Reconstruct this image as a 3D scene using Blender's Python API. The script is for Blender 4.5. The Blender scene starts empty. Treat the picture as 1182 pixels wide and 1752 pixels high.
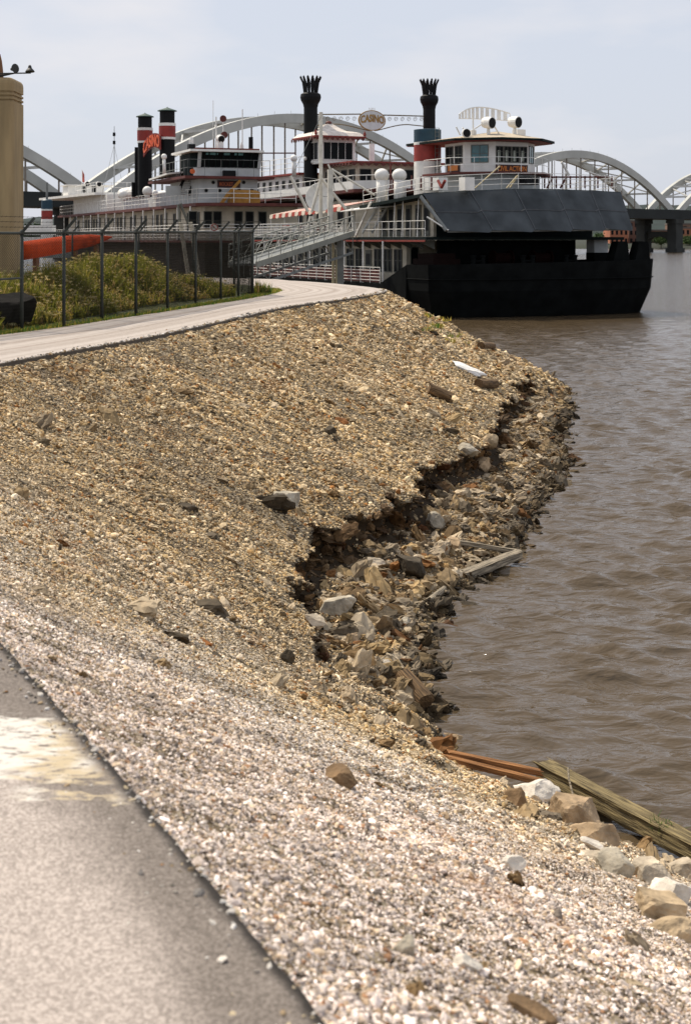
import bpy, bmesh, math, random
import numpy as np
from mathutils import Vector, Matrix

random.seed(7)
rng = np.random.default_rng(11)
S = bpy.context.scene
C = S.collection
R = math.radians

# ------------------------------------------------------------------ camera
EYE = 5.0            # eye height above the river
F = 2433.0           # focal length in pixels of the photograph (50 mm)
CX, HY = 591.0, 410.0
cam = bpy.data.cameras.new('camera')
cam.sensor_fit = 'VERTICAL'
cam.sensor_height = 36.0
cam.sensor_width = 24.0
cam.lens = 50.0
cam.shift_y = -(876.0 - HY) / 1752.0
cam.clip_end = 6000
cam.dof.use_dof = True
cam.dof.focus_distance = 26.0
cam.dof.aperture_fstop = 5.0
co = bpy.data.objects.new('camera', cam)
C.objects.link(co)
co.location = (0, 0, EYE)
co.rotation_euler = (R(90), 0, 0)
S.camera = co

# ------------------------------------------------------------------ light
SUN_EL = R(54)
sun_dir = Vector((-0.72, 0.69, 0)).normalized() * math.cos(SUN_EL) + Vector((0, 0, math.sin(SUN_EL)))
sl = bpy.data.lights.new('sun', 'SUN')
sl.energy = 5.0
sl.angle = R(0.5)
sl.color = (1.0, 0.905, 0.76)
so = bpy.data.objects.new('sun', sl)
C.objects.link(so)
so.rotation_euler = sun_dir.to_track_quat('Z', 'Y').to_euler()
so.location = (0, 0, 60)

w = bpy.data.worlds.new('World')
S.world = w
w.use_nodes = True
nt = w.node_tree
nt.nodes.clear()
wo = nt.nodes.new('ShaderNodeOutputWorld')
bg = nt.nodes.new('ShaderNodeBackground')
sky = nt.nodes.new('ShaderNodeTexSky')
sky.sky_type = 'NISHITA'
sky.sun_disc = False
sky.sun_elevation = SUN_EL
sky.sun_rotation = math.atan2(sun_dir.x, sun_dir.y)
sky.air_density = 1.0
sky.dust_density = 2.2
sky.ozone_density = 1.6
bg.inputs['Strength'].default_value = 0.098
tc = nt.nodes.new('ShaderNodeTexCoord')
mp = nt.nodes.new('ShaderNodeMapping')
mp.inputs['Scale'].default_value = (2.2, 2.2, 7.0)
nz = nt.nodes.new('ShaderNodeTexNoise')
nz.inputs['Scale'].default_value = 2.6
nz.inputs['Detail'].default_value = 7
rp = nt.nodes.new('ShaderNodeValToRGB')
rp.color_ramp.elements[0].position = 0.47
rp.color_ramp.elements[1].position = 0.75
mul = nt.nodes.new('ShaderNodeMath'); mul.operation = 'MULTIPLY'; mul.inputs[1].default_value = 0.62
hz = nt.nodes.new('ShaderNodeMixRGB')
hz.inputs[0].default_value = 0.8
hz.inputs[2].default_value = (7.55, 7.95, 8.95, 1)      # thin high overcast
cl = nt.nodes.new('ShaderNodeMixRGB')
cl.inputs[2].default_value = (9.3, 8.9, 8.9, 1)
L = nt.links.new
L(sky.outputs[0], hz.inputs[1])
L(hz.outputs[0], cl.inputs[1])
L(tc.outputs['Generated'], mp.inputs[0]); L(mp.outputs[0], nz.inputs['Vector'])
L(nz.outputs['Fac'], rp.inputs[0]); L(rp.outputs[0], mul.inputs[0]); L(mul.outputs[0], cl.inputs[0])
L(cl.outputs[0], bg.inputs['Color'])
L(bg.outputs[0], wo.inputs['Surface'])

S.view_settings.view_transform = 'Standard'
S.view_settings.look = 'None'
S.view_settings.exposure = 0.0
S.view_settings.gamma = 1.0
S.render.engine = 'CYCLES'
S.cycles.max_bounces = 6

# ------------------------------------------------------------------ helpers
def px(x, y, Y):
    """world point that stands at distance Y on the photograph's ray x, y"""
    return Vector(((x - CX) / F * Y, Y, EYE - (y - HY) / F * Y))

def pz(x, y, z):
    Y = F * (EYE - z) / (y - HY)
    return Vector(((x - CX) / F * Y, Y, z))

MATS = {}
def mat(name, col, rough=0.6, var=0.12, scale=3.0, bump=0.0, bscale=30.0, metal=0.0, spec=0.4, dirt=None, stretch=None):
    if name in MATS: return MATS[name]
    m = bpy.data.materials.new(name)
    m.use_nodes = True
    n = m.node_tree.nodes; l = m.node_tree.links.new
    b = n['Principled BSDF']
    b.inputs['Roughness'].default_value = rough
    b.inputs['Metallic'].default_value = metal
    b.inputs['Specular IOR Level'].default_value = spec
    t = n.new('ShaderNodeTexCoord')
    mpn = n.new('ShaderNodeMapping')
    if stretch: mpn.inputs['Scale'].default_value = stretch
    l(t.outputs['Object'], mpn.inputs[0])
    z = n.new('ShaderNodeTexNoise')
    z.inputs['Scale'].default_value = scale
    z.inputs['Detail'].default_value = 6
    l(mpn.outputs[0], z.inputs['Vector'])
    r = n.new('ShaderNodeValToRGB')
    r.color_ramp.elements[0].position = 0.3
    r.color_ramp.elements[1].position = 0.7
    d = dirt if dirt else tuple(c * (1 - 2.2 * var) for c in col)
    r.color_ramp.elements[0].color = (*d, 1)
    r.color_ramp.elements[1].color = (*[min(1, c * (1 + 0.5 * var)) for c in col], 1)
    l(z.outputs['Fac'], r.inputs[0])
    l(r.outputs[0], b.inputs['Base Color'])
    if bump:
        z2 = n.new('ShaderNodeTexNoise')
        z2.inputs['Scale'].default_value = bscale
        z2.inputs['Detail'].default_value = 8
        l(mpn.outputs[0], z2.inputs['Vector'])
        bp = n.new('ShaderNodeBump')
        bp.inputs['Strength'].default_value = 0.8
        bp.inputs['Distance'].default_value = bump
        l(z2.outputs['Fac'], bp.inputs['Height'])
        l(bp.outputs[0], b.inputs['Normal'])
    MATS[name] = m
    return m

class MB:
    def __init__(s): s.v = []; s.f = []; s.m = []
    def add(s, vs, fs, m=0):
        o = len(s.v)
        s.v += [tuple(p) for p in vs]
        s.f += [tuple(i + o for i in f) for f in fs]
        s.m += [m] * len(fs)
        return s
    def box(s, x0, x1, y0, y1, z0, z1, m=0):
        v = [(x, y, z) for z in (z0, z1) for y in (y0, y1) for x in (x0, x1)]
        return s.add(v, [(0, 2, 3, 1), (4, 5, 7, 6), (0, 1, 5, 4), (2, 6, 7, 3), (0, 4, 6, 2), (1, 3, 7, 5)], m)
    def obox(s, c, ax, ay, az, m=0):
        """box with half-axes ax, ay, az"""
        c, ax, ay, az = map(Vector, (c, ax, ay, az))
        v = [c + i * ax + j * ay + k * az for k in (-1, 1) for j in (-1, 1) for i in (-1, 1)]
        return s.add(v, [(0, 2, 3, 1), (4, 5, 7, 6), (0, 1, 5, 4), (2, 6, 7, 3), (0, 4, 6, 2), (1, 3, 7, 5)], m)
    def tube(s, p, q, r, r2=None, n=6, m=0, caps=True):
        p, q = Vector(p), Vector(q)
        d = q - p
        if d.length < 1e-6: return s
        d.normalize()
        a = d.cross(Vector((0, 0, 1)))
        if a.length < 1e-3: a = d.cross(Vector((1, 0, 0)))
        a.normalize(); b = d.cross(a)
        r2 = r if r2 is None else r2
        vs = []
        for c, rr in ((p, r), (q, r2)):
            for i in range(n):
                t = 2 * math.pi * i / n
                vs.append(c + a * (rr * math.cos(t)) + b * (rr * math.sin(t)))
        fs = [(i, (i + 1) % n, n + (i + 1) % n, n + i) for i in range(n)]
        if caps: fs += [tuple(range(n - 1, -1, -1)), tuple(range(n, 2 * n))]
        return s.add(vs, fs, m)
    def line(s, pts, r, n=5, m=0):
        for a, b in zip(pts[:-1], pts[1:]): s.tube(a, b, r, n=n, m=m)
        return s
    def beam(s, p, q, wd, ht, m=0, up=(0, 0, 1)):
        p, q = Vector(p), Vector(q)
        d = (q - p); l = d.length; d.normalize()
        side = d.cross(Vector(up))
        if side.length < 1e-3: side = d.cross(Vector((1, 0, 0)))
        side.normalize(); u = side.cross(d)
        return s.obox((p + q) / 2, d * l / 2, side * wd / 2, u * ht / 2, m)
    def lathe(s, prof, n=20, c=(0, 0, 0), m=0, ms=None):
        """prof: (radius, z) pairs from the bottom up"""
        vs = []
        for r, z in prof:
            for i in range(n):
                t = 2 * math.pi * i / n
                vs.append((c[0] + r * math.cos(t), c[1] + r * math.sin(t), c[2] + z))
        for k in range(len(prof) - 1):
            o = len(s.v)
        o = len(s.v); s.v += vs
        for k in range(len(prof) - 1):
            for i in range(n):
                j = (i + 1) % n
                s.f.append((o + k * n + i, o + k * n + j, o + (k + 1) * n + j, o + (k + 1) * n + i))
                s.m.append(ms[k] if ms else m)
        s.f.append(tuple(o + i for i in range(n - 1, -1, -1))); s.m.append(ms[0] if ms else m)
        e = o + (len(prof) - 1) * n
        s.f.append(tuple(e + i for i in range(n))); s.m.append(ms[-1] if ms else m)
        return s
    def prism(s, poly, z0, z1, m=0):
        """plan polygon (counter-clockwise) between two heights; heights may be lists"""
        n = len(poly)
        a = z0 if isinstance(z0, (list, tuple)) else [z0] * n
        b = z1 if isinstance(z1, (list, tuple)) else [z1] * n
        vs = [(p[0], p[1], a[i]) for i, p in enumerate(poly)] + [(p[0], p[1], b[i]) for i, p in enumerate(poly)]
        fs = [(i, (i + 1) % n, n + (i + 1) % n, n + i) for i in range(n)]
        fs += [tuple(range(n - 1, -1, -1)), tuple(range(n, 2 * n))]
        return s.add(vs, fs, m)
    def sphere(s, c, r, n=14, sz=1.0, m=0):
        k = n // 2
        prof = [(max(r * math.sin(math.pi * i / k), r * 0.02), -r * sz * math.cos(math.pi * i / k)) for i in range(k + 1)]
        return s.lathe(prof, n, c, m)
    def build(s, name, mats, parent=None, smooth=False, loc=None):
        me = bpy.data.meshes.new(name)
        vs = s.v
        if loc is not None: vs = [(p[0] - loc[0], p[1] - loc[1], p[2] - loc[2]) for p in vs]
        me.from_pydata(vs, [], s.f)
        if not isinstance(mats, (list, tuple)): mats = [mats]
        for mm in mats: me.materials.append(mm)
        me.polygons.foreach_set('material_index', s.m)
        if smooth: me.polygons.foreach_set('use_smooth', [True] * len(s.f))
        me.update()
        bm = bmesh.new(); bm.from_mesh(me)
        bmesh.ops.recalc_face_normals(bm, faces=bm.faces)
        bm.to_mesh(me); bm.free()
        o = bpy.data.objects.new(name, me)
        C.objects.link(o)
        if loc is not None: o.location = loc
        if parent is not None: o.parent = parent
        return o

def tag(o, label=None, cat=None, group=None, kind=None):
    if label: o['label'] = label
    if cat: o['category'] = cat
    if group: o['group'] = group
    if kind: o['kind'] = kind
    return o

def thing(name, label, cat, loc=(0, 0, 0), rotz=0.0, group=None):
    o = bpy.data.objects.new(name, None)
    o.empty_display_size = 0.3
    C.objects.link(o)
    o.location = loc; o.rotation_euler = (0, 0, rotz)
    return tag(o, label, cat, group)

def npmesh(name, verts, faces, mats, parent=None, smooth=False, mi=None):
    me = bpy.data.meshes.new(name)
    verts = np.asarray(verts, dtype=np.float32); faces = np.asarray(faces, dtype=np.int32)
    k = faces.shape[1]
    me.vertices.add(len(verts)); me.vertices.foreach_set('co', verts.ravel())
    me.loops.add(faces.size); me.loops.foreach_set('vertex_index', faces.ravel())
    me.polygons.add(len(faces))
    me.polygons.foreach_set('loop_start', np.arange(len(faces), dtype=np.int32) * k)
    for mm in (mats if isinstance(mats, (list, tuple)) else [mats]): me.materials.append(mm)
    if mi is not None: me.polygons.foreach_set('material_index', np.asarray(mi, dtype=np.int32))
    if smooth: me.polygons.foreach_set('use_smooth', np.ones(len(faces), dtype=bool))
    me.update(calc_edges=True)
    me.validate()
    o = bpy.data.objects.new(name, me)
    C.objects.link(o)
    if parent is not None: o.parent = parent
    return o

def text_geo(body, offset=0.0):
    cu = bpy.data.curves.new('lettering', 'FONT')
    cu.body = body; cu.align_x = 'CENTER'; cu.align_y = 'CENTER'
    cu.extrude = 0.02; cu.offset = offset; cu.resolution_u = 4
    ob = bpy.data.objects.new('lettering', cu)
    C.objects.link(ob)
    dg = bpy.context.evaluated_depsgraph_get()
    me = bpy.data.meshes.new_from_object(ob.evaluated_get(dg))
    v = [tuple(p.co) for p in me.vertices]; f = [tuple(p.vertices) for p in me.polygons]
    bpy.data.objects.remove(ob); bpy.data.meshes.remove(me); bpy.data.curves.remove(cu)
    return v, f

def lettering(body, c, ex, ez, wd, ht, material, parent, arch=0.0, depth=0.04, offset=0.0, name='lettering'):
    v, f = text_geo(body, offset)
    a = np.array(v)
    lo, hi = a.min(0), a.max(0)
    a = (a - (lo + hi) / 2) / (hi - lo)
    c, ex, ez = Vector(c), Vector(ex).normalized(), Vector(ez).normalized()
    nn = ex.cross(ez)
    out = []
    for x, y, z in a:
        yy = y * ht + arch * (1 - 4 * x * x)
        out.append(c + ex * (x * wd) + ez * yy + nn * (z * depth))
    return MB().add(out, f).build(name, material, parent)

# value noise -----------------------------------------------------------
def _h(ix, iy, seed):
    n = (ix * 374761393 + iy * 668265263 + seed * 974634533) & 0xffffffff
    n = ((n ^ (n >> 13)) * 1274126177) & 0xffffffff
    return ((n ^ (n >> 16)) & 0xffff) / 65535.0
def vnoise(x, y, seed=0):
    x = np.asarray(x, float); y = np.asarray(y, float)
    ix = np.floor(x).astype(np.int64); iy = np.floor(y).astype(np.int64)
    fx = x - ix; fy = y - iy
    fx = fx * fx * (3 - 2 * fx); fy = fy * fy * (3 - 2 * fy)
    a = _h(ix, iy, seed); b = _h(ix + 1, iy, seed); c = _h(ix, iy + 1, seed); d = _h(ix + 1, iy + 1, seed)
    return (a * (1 - fx) + b * fx) * (1 - fy) + (c * (1 - fx) + d * fx) * fy
def fbm(x, y, seed=0, o=4):
    s = 0; a = 0.5; t = 0
    for i in range(o):
        s = s + a * vnoise(np.asarray(x) * 2 ** i, np.asarray(y) * 2 ** i, seed + i * 17); t += a; a *= 0.5
    return s / t

# ------------------------------------------------------------------ the bank: cross-sections from near to far
#        top of slope (path edge)   water's edge     inner edge of path
SEC = [((3.1, -4.0), (9.6, 0.6), (0.3, -5.4)),
       ((1.35, 0.0), (7.6, 4.4), (-1.4, -1.3)),
       ((-0.03, 3.08), (5.25, 7.3), (-2.8, 1.8)),
       ((-0.75, 4.6), (3.8, 9.5), (-3.5, 3.3)),
       ((-1.48, 6.1), (2.5, 11.25), (-4.3, 4.8)),
       ((-2.6, 8.4), (1.55, 12.6), (-5.6, 6.9)),
       ((-3.9, 11.5), (0.95, 14.0), (-6.9, 10.4)),
       ((-4.7, 14.2), (1.0, 15.5), (-7.8, 13.5)),
       ((-5.0, 16.5), (1.04, 17.0), (-8.1, 16.6)),
       ((-4.75, 19.3), (1.3, 19.1), (-7.6, 20.2)),
       ((-4.25, 21.5), (2.0, 21.0), (-7.0, 22.4)),
       ((-3.6, 24.0), (2.85, 23.2), (-6.3, 24.9)),
       ((-3.1, 26.4), (3.6, 26.5), (-5.7, 27.0)),
       ((-2.3, 31.1), (4.9, 31.5), (-4.7, 31.5)),
       ((-1.36, 36.3), (5.4, 36.0), (-3.6, 36.8)),
       ((0.0, 40.5), (6.3, 40.0), (-2.9, 40.3)),
       ((0.9, 44.0), (6.9, 44.0), (-2.4, 43.8)),
       ((1.3, 46.5), (7.3, 48.0), (-2.15, 46.3)),
       ((1.3, 49.0), (6.8, 53.0), (-2.2, 48.0)),
       ((0.6, 52.0), (4.8, 58.0), (-2.5, 50.0)),
       ((-0.7, 55.9), (2.5, 61.5), (-3.1, 52.5)),
       ((-2.2, 59.0), (0.0, 65.0), (-4.0, 55.0)),
       ((-4.0, 62.0), (-3.0, 68.5), (-6.0, 57.5)),
       ((-12.0, 66.0), (-11.5, 73.0), (-14.0, 61.0)),
       ((-40.0, 70.0), (-40.0, 78.0), (-40.0, 65.0)),
       ((-140.0, 74.0), (-140.0, 84.0), (-140.0, 69.0))]
SA = np.array(SEC)            # (n, 3, 2)
NS = len(SEC)
TOP = 3.3
def cr(t, k):
    t = np.clip(np.asarray(t, float), 0, NS - 1.0001)
    i = np.floor(t).astype(int); u = (t - i)[..., None]
    p = SA[:, k]
    p0 = p[np.maximum(i - 1, 0)]; p1 = p[i]; p2 = p[i + 1]; p3 = p[np.minimum(i + 2, NS - 1)]
    return 0.5 * ((2 * p1) + (-p0 + p2) * u + (2 * p0 - 5 * p1 + 4 * p2 - p3) * u ** 2 + (-p0 + 3 * p1 - 3 * p2 + p3) * u ** 3)
def smooth(a, b, x):
    u = np.clip((x - a) / (b - a), 0, 1); return u * u * (3 - 2 * u)
def scarp(t):
    """position (0..1 down the slope) and height of the eroded step"""
    amp = 0.54 * smooth(6.0, 7.6, t) * (1 - smooth(15.3, 16.4, t))
    e = 0.745 + 0.10 * (fbm(t * 1.3 + 3, 0 * t, 5, 3) - 0.5) + 0.075 * (fbm(t * 6, 0 * t + 4, 6, 3) - 0.5) + 0.03 * smooth(11, 15, t)
    amp = amp * (0.75 + 0.6 * (fbm(t * 3.1, 0 * t + 9, 8, 2) - 0.3))
    return e, amp
def bank(t, s):
    t = np.asarray(t, float); s = np.asarray(s, float)
    p = cr(t, 0); q = cr(t, 1)
    jag = 0.035 * (fbm(t * 5.0, 0 * t + 2.2, 31, 4) - 0.5) * 2      # uneven water's edge
    xy = p + (q - p) * (s * (1 + jag * np.clip(s, 0, 1)))[..., None]
    e, A = scarp(t)
    wdt = 0.022
    kk = np.clip((s - e) / wdt, 0, 1)
    und = 0.040 * np.sin(np.pi * kk) * np.clip(A / 0.5, 0, 1.2)      # hollow cut under the lip
    xy = xy - (q - p) * und[..., None]
    ztop = TOP * (1 - e) + 0.30 * A
    zbot = ztop - A
    up = TOP - 0.05 + (ztop - TOP + 0.05) * np.clip(s / e, 0, 1)
    dn = np.where(s < 1, zbot * (1 - np.clip((s - e - wdt) / (1 - e - wdt), 0, 1)) ** 0.85, -(s - 1) * 3.2)
    k = smooth(0, 1, np.clip((s - e) / wdt, 0, 1))
    z = up * (1 - k) + dn * k
    x, y = xy[..., 0], xy[..., 1]
    # soft lumps and shallow runnels that follow the fall line
    z = z + np.clip(s * 14, 0, 1) * (0.075 * (fbm(t * 9.0, s * 2.2, 41, 4) - 0.5) + 0.05 * (fbm(x * 2.1, y * 2.1, 42, 3) - 0.5) + 0.035 * (fbm(x * 9, y * 9, 43, 2) - 0.5))
    z = z + np.where((s > e + wdt) & (s < 1.1), 0.16 * (fbm(x * 3.2, y * 3.2, 44, 3) - 0.5), 0) * smooth(5, 7, t) * (1 - smooth(0.9, 1.05, s))
    return np.stack([x, y, z], -1)
# ------------------------------------------------------------------ material helpers for the ground
def attr_mat(name, rough=0.85, instancer=True, spec=0.25, grain=60.0, bump=0.0, attr='tint'):
    m = bpy.data.materials.new(name); m.use_nodes = True
    n = m.node_tree.nodes; l = m.node_tree.links.new
    b = n['Principled BSDF']
    b.inputs['Roughness'].default_value = rough
    b.inputs['Specular IOR Level'].default_value = spec
    a = n.new('ShaderNodeAttribute'); a.attribute_name = attr
    a.attribute_type = 'INSTANCER' if instancer else 'GEOMETRY'
    t = n.new('ShaderNodeTexCoord')
    z = n.new('ShaderNodeTexNoise'); z.inputs['Scale'].default_value = grain; z.inputs['Detail'].default_value = 5
    l(t.outputs['Object'], z.inputs['Vector'])
    r = n.new('ShaderNodeMapRange'); r.inputs[1].default_value = 0.25; r.inputs[2].default_value = 0.75
    r.inputs[3].default_value = 0.62; r.inputs[4].default_value = 1.3
    l(z.outputs['Fac'], r.inputs[0])
    x = n.new('ShaderNodeVectorMath'); x.operation = 'SCALE'
    l(a.outputs['Color'], x.inputs[0]); l(r.outputs[0], x.inputs['Scale'])
    l(x.outputs[0], b.inputs['Base Color'])
    if bump:
        bp = n.new('ShaderNodeBump'); bp.inputs['Strength'].default_value = 0.9; bp.inputs['Distance'].default_value = bump
        l(z.outputs['Fac'], bp.inputs['Height']); l(bp.outputs[0], b.inputs['Normal'])
    return m

def soil_mat():
    m = bpy.data.materials.new('gravelly soil'); m.use_nodes = True
    n = m.node_tree.nodes; l = m.node_tree.links.new
    b = n['Principled BSDF']; b.inputs['Roughness'].default_value = 0.95; b.inputs['Specular IOR Level'].default_value = 0.15
    t = n.new('ShaderNodeTexCoord')
    v = n.new('ShaderNodeTexVoronoi'); v.inputs['Scale'].default_value = 38
    z = n.new('ShaderNodeTexNoise'); z.inputs['Scale'].default_value = 1.3; z.inputs['Detail'].default_value = 8
    l(t.outputs['Object'], v.inputs['Vector']); l(t.outputs['Object'], z.inputs['Vector'])
    sp = n.new('ShaderNodeSeparateColor'); l(v.outputs['Color'], sp.inputs[0])
    r = n.new('ShaderNodeValToRGB')
    e = r.color_ramp.elements
    e[0].position = 0.0; e[0].color = (0.03, 0.022, 0.013, 1)
    e[1].position = 1.0; e[1].color = (0.36, 0.30, 0.22, 1)
    k = r.color_ramp.elements.new(0.45); k.color = (0.13, 0.095, 0.055, 1)
    k = r.color_ramp.elements.new(0.72); k.color = (0.30, 0.25, 0.17, 1)
    l(sp.outputs[0], r.inputs[0])
    mx = n.new('ShaderNodeMixRGB'); mx.blend_type = 'MULTIPLY'; mx.inputs[0].default_value = 0.6
    r2 = n.new('ShaderNodeValToRGB'); r2.color_ramp.elements[0].position = 0.3; r2.color_ramp.elements[0].color = (0.5, 0.4, 0.3, 1)
    r2.color_ramp.elements[1].position = 0.65
    l(z.outputs['Fac'], r2.inputs[0]); l(r.outputs[0], mx.inputs[1]); l(r2.outputs[0], mx.inputs[2])
    at = n.new('ShaderNodeAttribute'); at.attribute_name = 'scarp_shade'
    m2 = n.new('ShaderNodeMixRGB'); l(at.outputs['Fac'], m2.inputs[0]); l(mx.outputs[0], m2.inputs[1]); m2.inputs[2].default_value = (0.040, 0.027, 0.015, 1)  # shade of the undercut step, put into the soil colour
    gq = n.new('ShaderNodeNewGeometry'); sx = n.new('ShaderNodeSeparateXYZ'); l(gq.outputs['Position'], sx.inputs[0])
    mr = n.new('ShaderNodeMapRange'); mr.inputs[1].default_value = 0.05; mr.inputs[2].default_value = 0.22; mr.inputs[3].default_value = 0.8; mr.inputs[4].default_value = 0.0
    l(sx.outputs['Z'], mr.inputs[0])
    m3 = n.new('ShaderNodeMixRGB'); l(mr.outputs[0], m3.inputs[0]); l(m2.outputs[0], m3.inputs[1]); m3.inputs[2].default_value = (0.040, 0.028, 0.016, 1)
    l(m3.outputs[0], b.inputs['Base Color'])
    bp = n.new('ShaderNodeBump'); bp.inputs['Strength'].default_value = 1.0; bp.inputs['Distance'].default_value = 0.02
    l(sp.outputs[0], bp.inputs['Height']); l(bp.outputs[0], b.inputs['Normal'])
    return m

# ------------------------------------------------------------------ bank surface
tt = np.concatenate([np.linspace(0, 1.5, 30), np.linspace(1.5, 19, 880)[1:], np.linspace(19, NS - 1.001, 120)[1:]])
e_, A_ = scarp(tt)
fr = np.concatenate([np.linspace(0, 1, 84)])
rows = []
for f in np.linspace(0, 1, 80): rows.append(f * e_)
for f in np.linspace(0, 1, 9)[1:]: rows.append(e_ + 0.022 * f)
for f in np.linspace(0, 1, 34)[1:]: rows.append(e_ + 0.022 + (1 - e_ - 0.022) * f)
for f in (1.03, 1.08, 1.15, 1.25, 1.4): rows.append(np.full_like(tt, f))
sg = np.array(rows).T                         # (nt, ns)
tg = np.repeat(tt[:, None], sg.shape[1], 1)
BG = bank(tg, sg)
nt_, ns_ = sg.shape
idx = np.arange(nt_ * ns_).reshape(nt_, ns_)
qf = np.stack([idx[:-1, :-1], idx[:-1, 1:], idx[1:, 1:], idx[1:, :-1]], -1).reshape(-1, 4)
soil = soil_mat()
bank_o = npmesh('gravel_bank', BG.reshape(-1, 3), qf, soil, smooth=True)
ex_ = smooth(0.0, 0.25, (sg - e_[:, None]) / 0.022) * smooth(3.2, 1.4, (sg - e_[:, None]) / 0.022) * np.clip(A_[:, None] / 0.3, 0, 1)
a = bank_o.data.attributes.new('scarp_shade', 'FLOAT', 'POINT'); a.data.foreach_set('value', ex_.astype(np.float32).ravel())
tag(bank_o, kind='structure')

FLAT = BG.reshape(-1, 3)
_m = FLAT[:, 1] > 1.0
FV = FLAT[_m]
FPX = CX + F * FV[:, 0] / FV[:, 1]; FPY = HY - F * (FV[:, 2] - EYE) / FV[:, 1]
def hit(x, y, tol=5.0):
    """the point of the bank seen at photo pixel x, y"""
    d = np.hypot(FPX - x, FPY - y)
    near = np.where(d < tol + max(0, d.min()))[0]
    k = near[np.argmin(d[near] + 2.0 * (FV[near, 1] - FV[near, 1].min()))] if len(near) else np.argmin(d)
    return Vector(FV[k])

# ------------------------------------------------------------------ stones
def stone_group(name, mat_, variants=7, angular=0.80, divs=2):
    g = bpy.data.node_groups.new(name, 'GeometryNodeTree')
    g.interface.new_socket('Geometry', in_out='INPUT', socket_type='NodeSocketGeometry')
    g.interface.new_socket('Geometry', in_out='OUTPUT', socket_type='NodeSocketGeometry')
    n = g.nodes; l = g.links.new
    gi = n.new('NodeGroupInput'); go = n.new('NodeGroupOutput')
    j = n.new('GeometryNodeGeometryToInstance')
    for k in range(variants):
        s = n.new('GeometryNodeMeshIcoSphere'); s.inputs['Radius'].default_value = 1.0; s.inputs['Subdivisions'].default_value = divs
        p = n.new('GeometryNodeInputPosition')
        z = n.new('ShaderNodeTexNoise'); z.noise_dimensions = '4D'
        z.inputs['W'].default_value = 13.7 * k + 1; z.inputs['Scale'].default_value = 1.4; z.inputs['Detail'].default_value = 2.5
        l(p.outputs[0], z.inputs['Vector'])
        sub = n.new('ShaderNodeVectorMath'); sub.operation = 'SUBTRACT'; sub.inputs[1].default_value = (0.5, 0.5, 0.5)
        sc = n.new('ShaderNodeVectorMath'); sc.operation = 'SCALE'; sc.inputs['Scale'].default_value = 2.2 * angular
        l(z.outputs['Color'], sub.inputs[0]); l(sub.outputs[0], sc.inputs[0])
        sp = n.new('GeometryNodeSetPosition'); l(s.outputs['Mesh'], sp.inputs['Geometry']); l(sc.outputs[0], sp.inputs['Offset'])
        sm = n.new('GeometryNodeSetMaterial'); sm.inputs['Material'].default_value = mat_
        l(sp.outputs[0], sm.inputs[0]); l(sm.outputs[0], j.inputs[0])
    ip = n.new('GeometryNodeInstanceOnPoints')
    ip.inputs['Pick Instance'].default_value = True
    def na(nm, tp):
        a = n.new('GeometryNodeInputNamedAttribute'); a.data_type = tp; a.inputs['Name'].default_value = nm
        return a.outputs['Attribute']
    er = n.new('FunctionNodeEulerToRotation')
    l(gi.outputs[0], ip.inputs['Points']); l(j.outputs[0], ip.inputs['Instance'])
    l(na('pick', 'INT'), ip.inputs['Instance Index'])
    l(na('turn', 'FLOAT_VECTOR'), er.inputs[0]); l(er.outputs[0], ip.inputs['Rotation'])
    l(na('size', 'FLOAT_VECTOR'), ip.inputs['Scale'])
    l(ip.outputs[0], go.inputs[0])
    return g

def scatter(name, pos, size, tint, group, mat_):
    n = len(pos)
    me = bpy.data.meshes.new(name)
    me.vertices.add(n); me.vertices.foreach_set('co', np.asarray(pos, np.float32).ravel())
    a = me.attributes.new('size', 'FLOAT_VECTOR', 'POINT'); a.data.foreach_set('vector', np.asarray(size, np.float32).ravel())
    a = me.attributes.new('turn', 'FLOAT_VECTOR', 'POINT')
    turn = np.stack([rng.normal(0, 0.45, n), rng.normal(0, 0.45, n), rng.uniform(0, 6.28, n)], -1)
    a.data.foreach_set('vector', turn.astype(np.float32).ravel())
    a = me.attributes.new('pick', 'INT', 'POINT'); a.data.foreach_set('value', rng.integers(0, 7, n).astype(np.int32))
    a = me.attributes.new('tint', 'FLOAT_COLOR', 'POINT')
    a.data.foreach_set('color', np.concatenate([tint, np.ones((n, 1))], 1).astype(np.float32).ravel())
    me.materials.append(mat_)
    o = bpy.data.objects.new(name, me); C.objects.link(o)
    md = o.modifiers.new('stones', 'NODES'); md.node_group = group
    return tag(o, kind='stuff')

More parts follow.
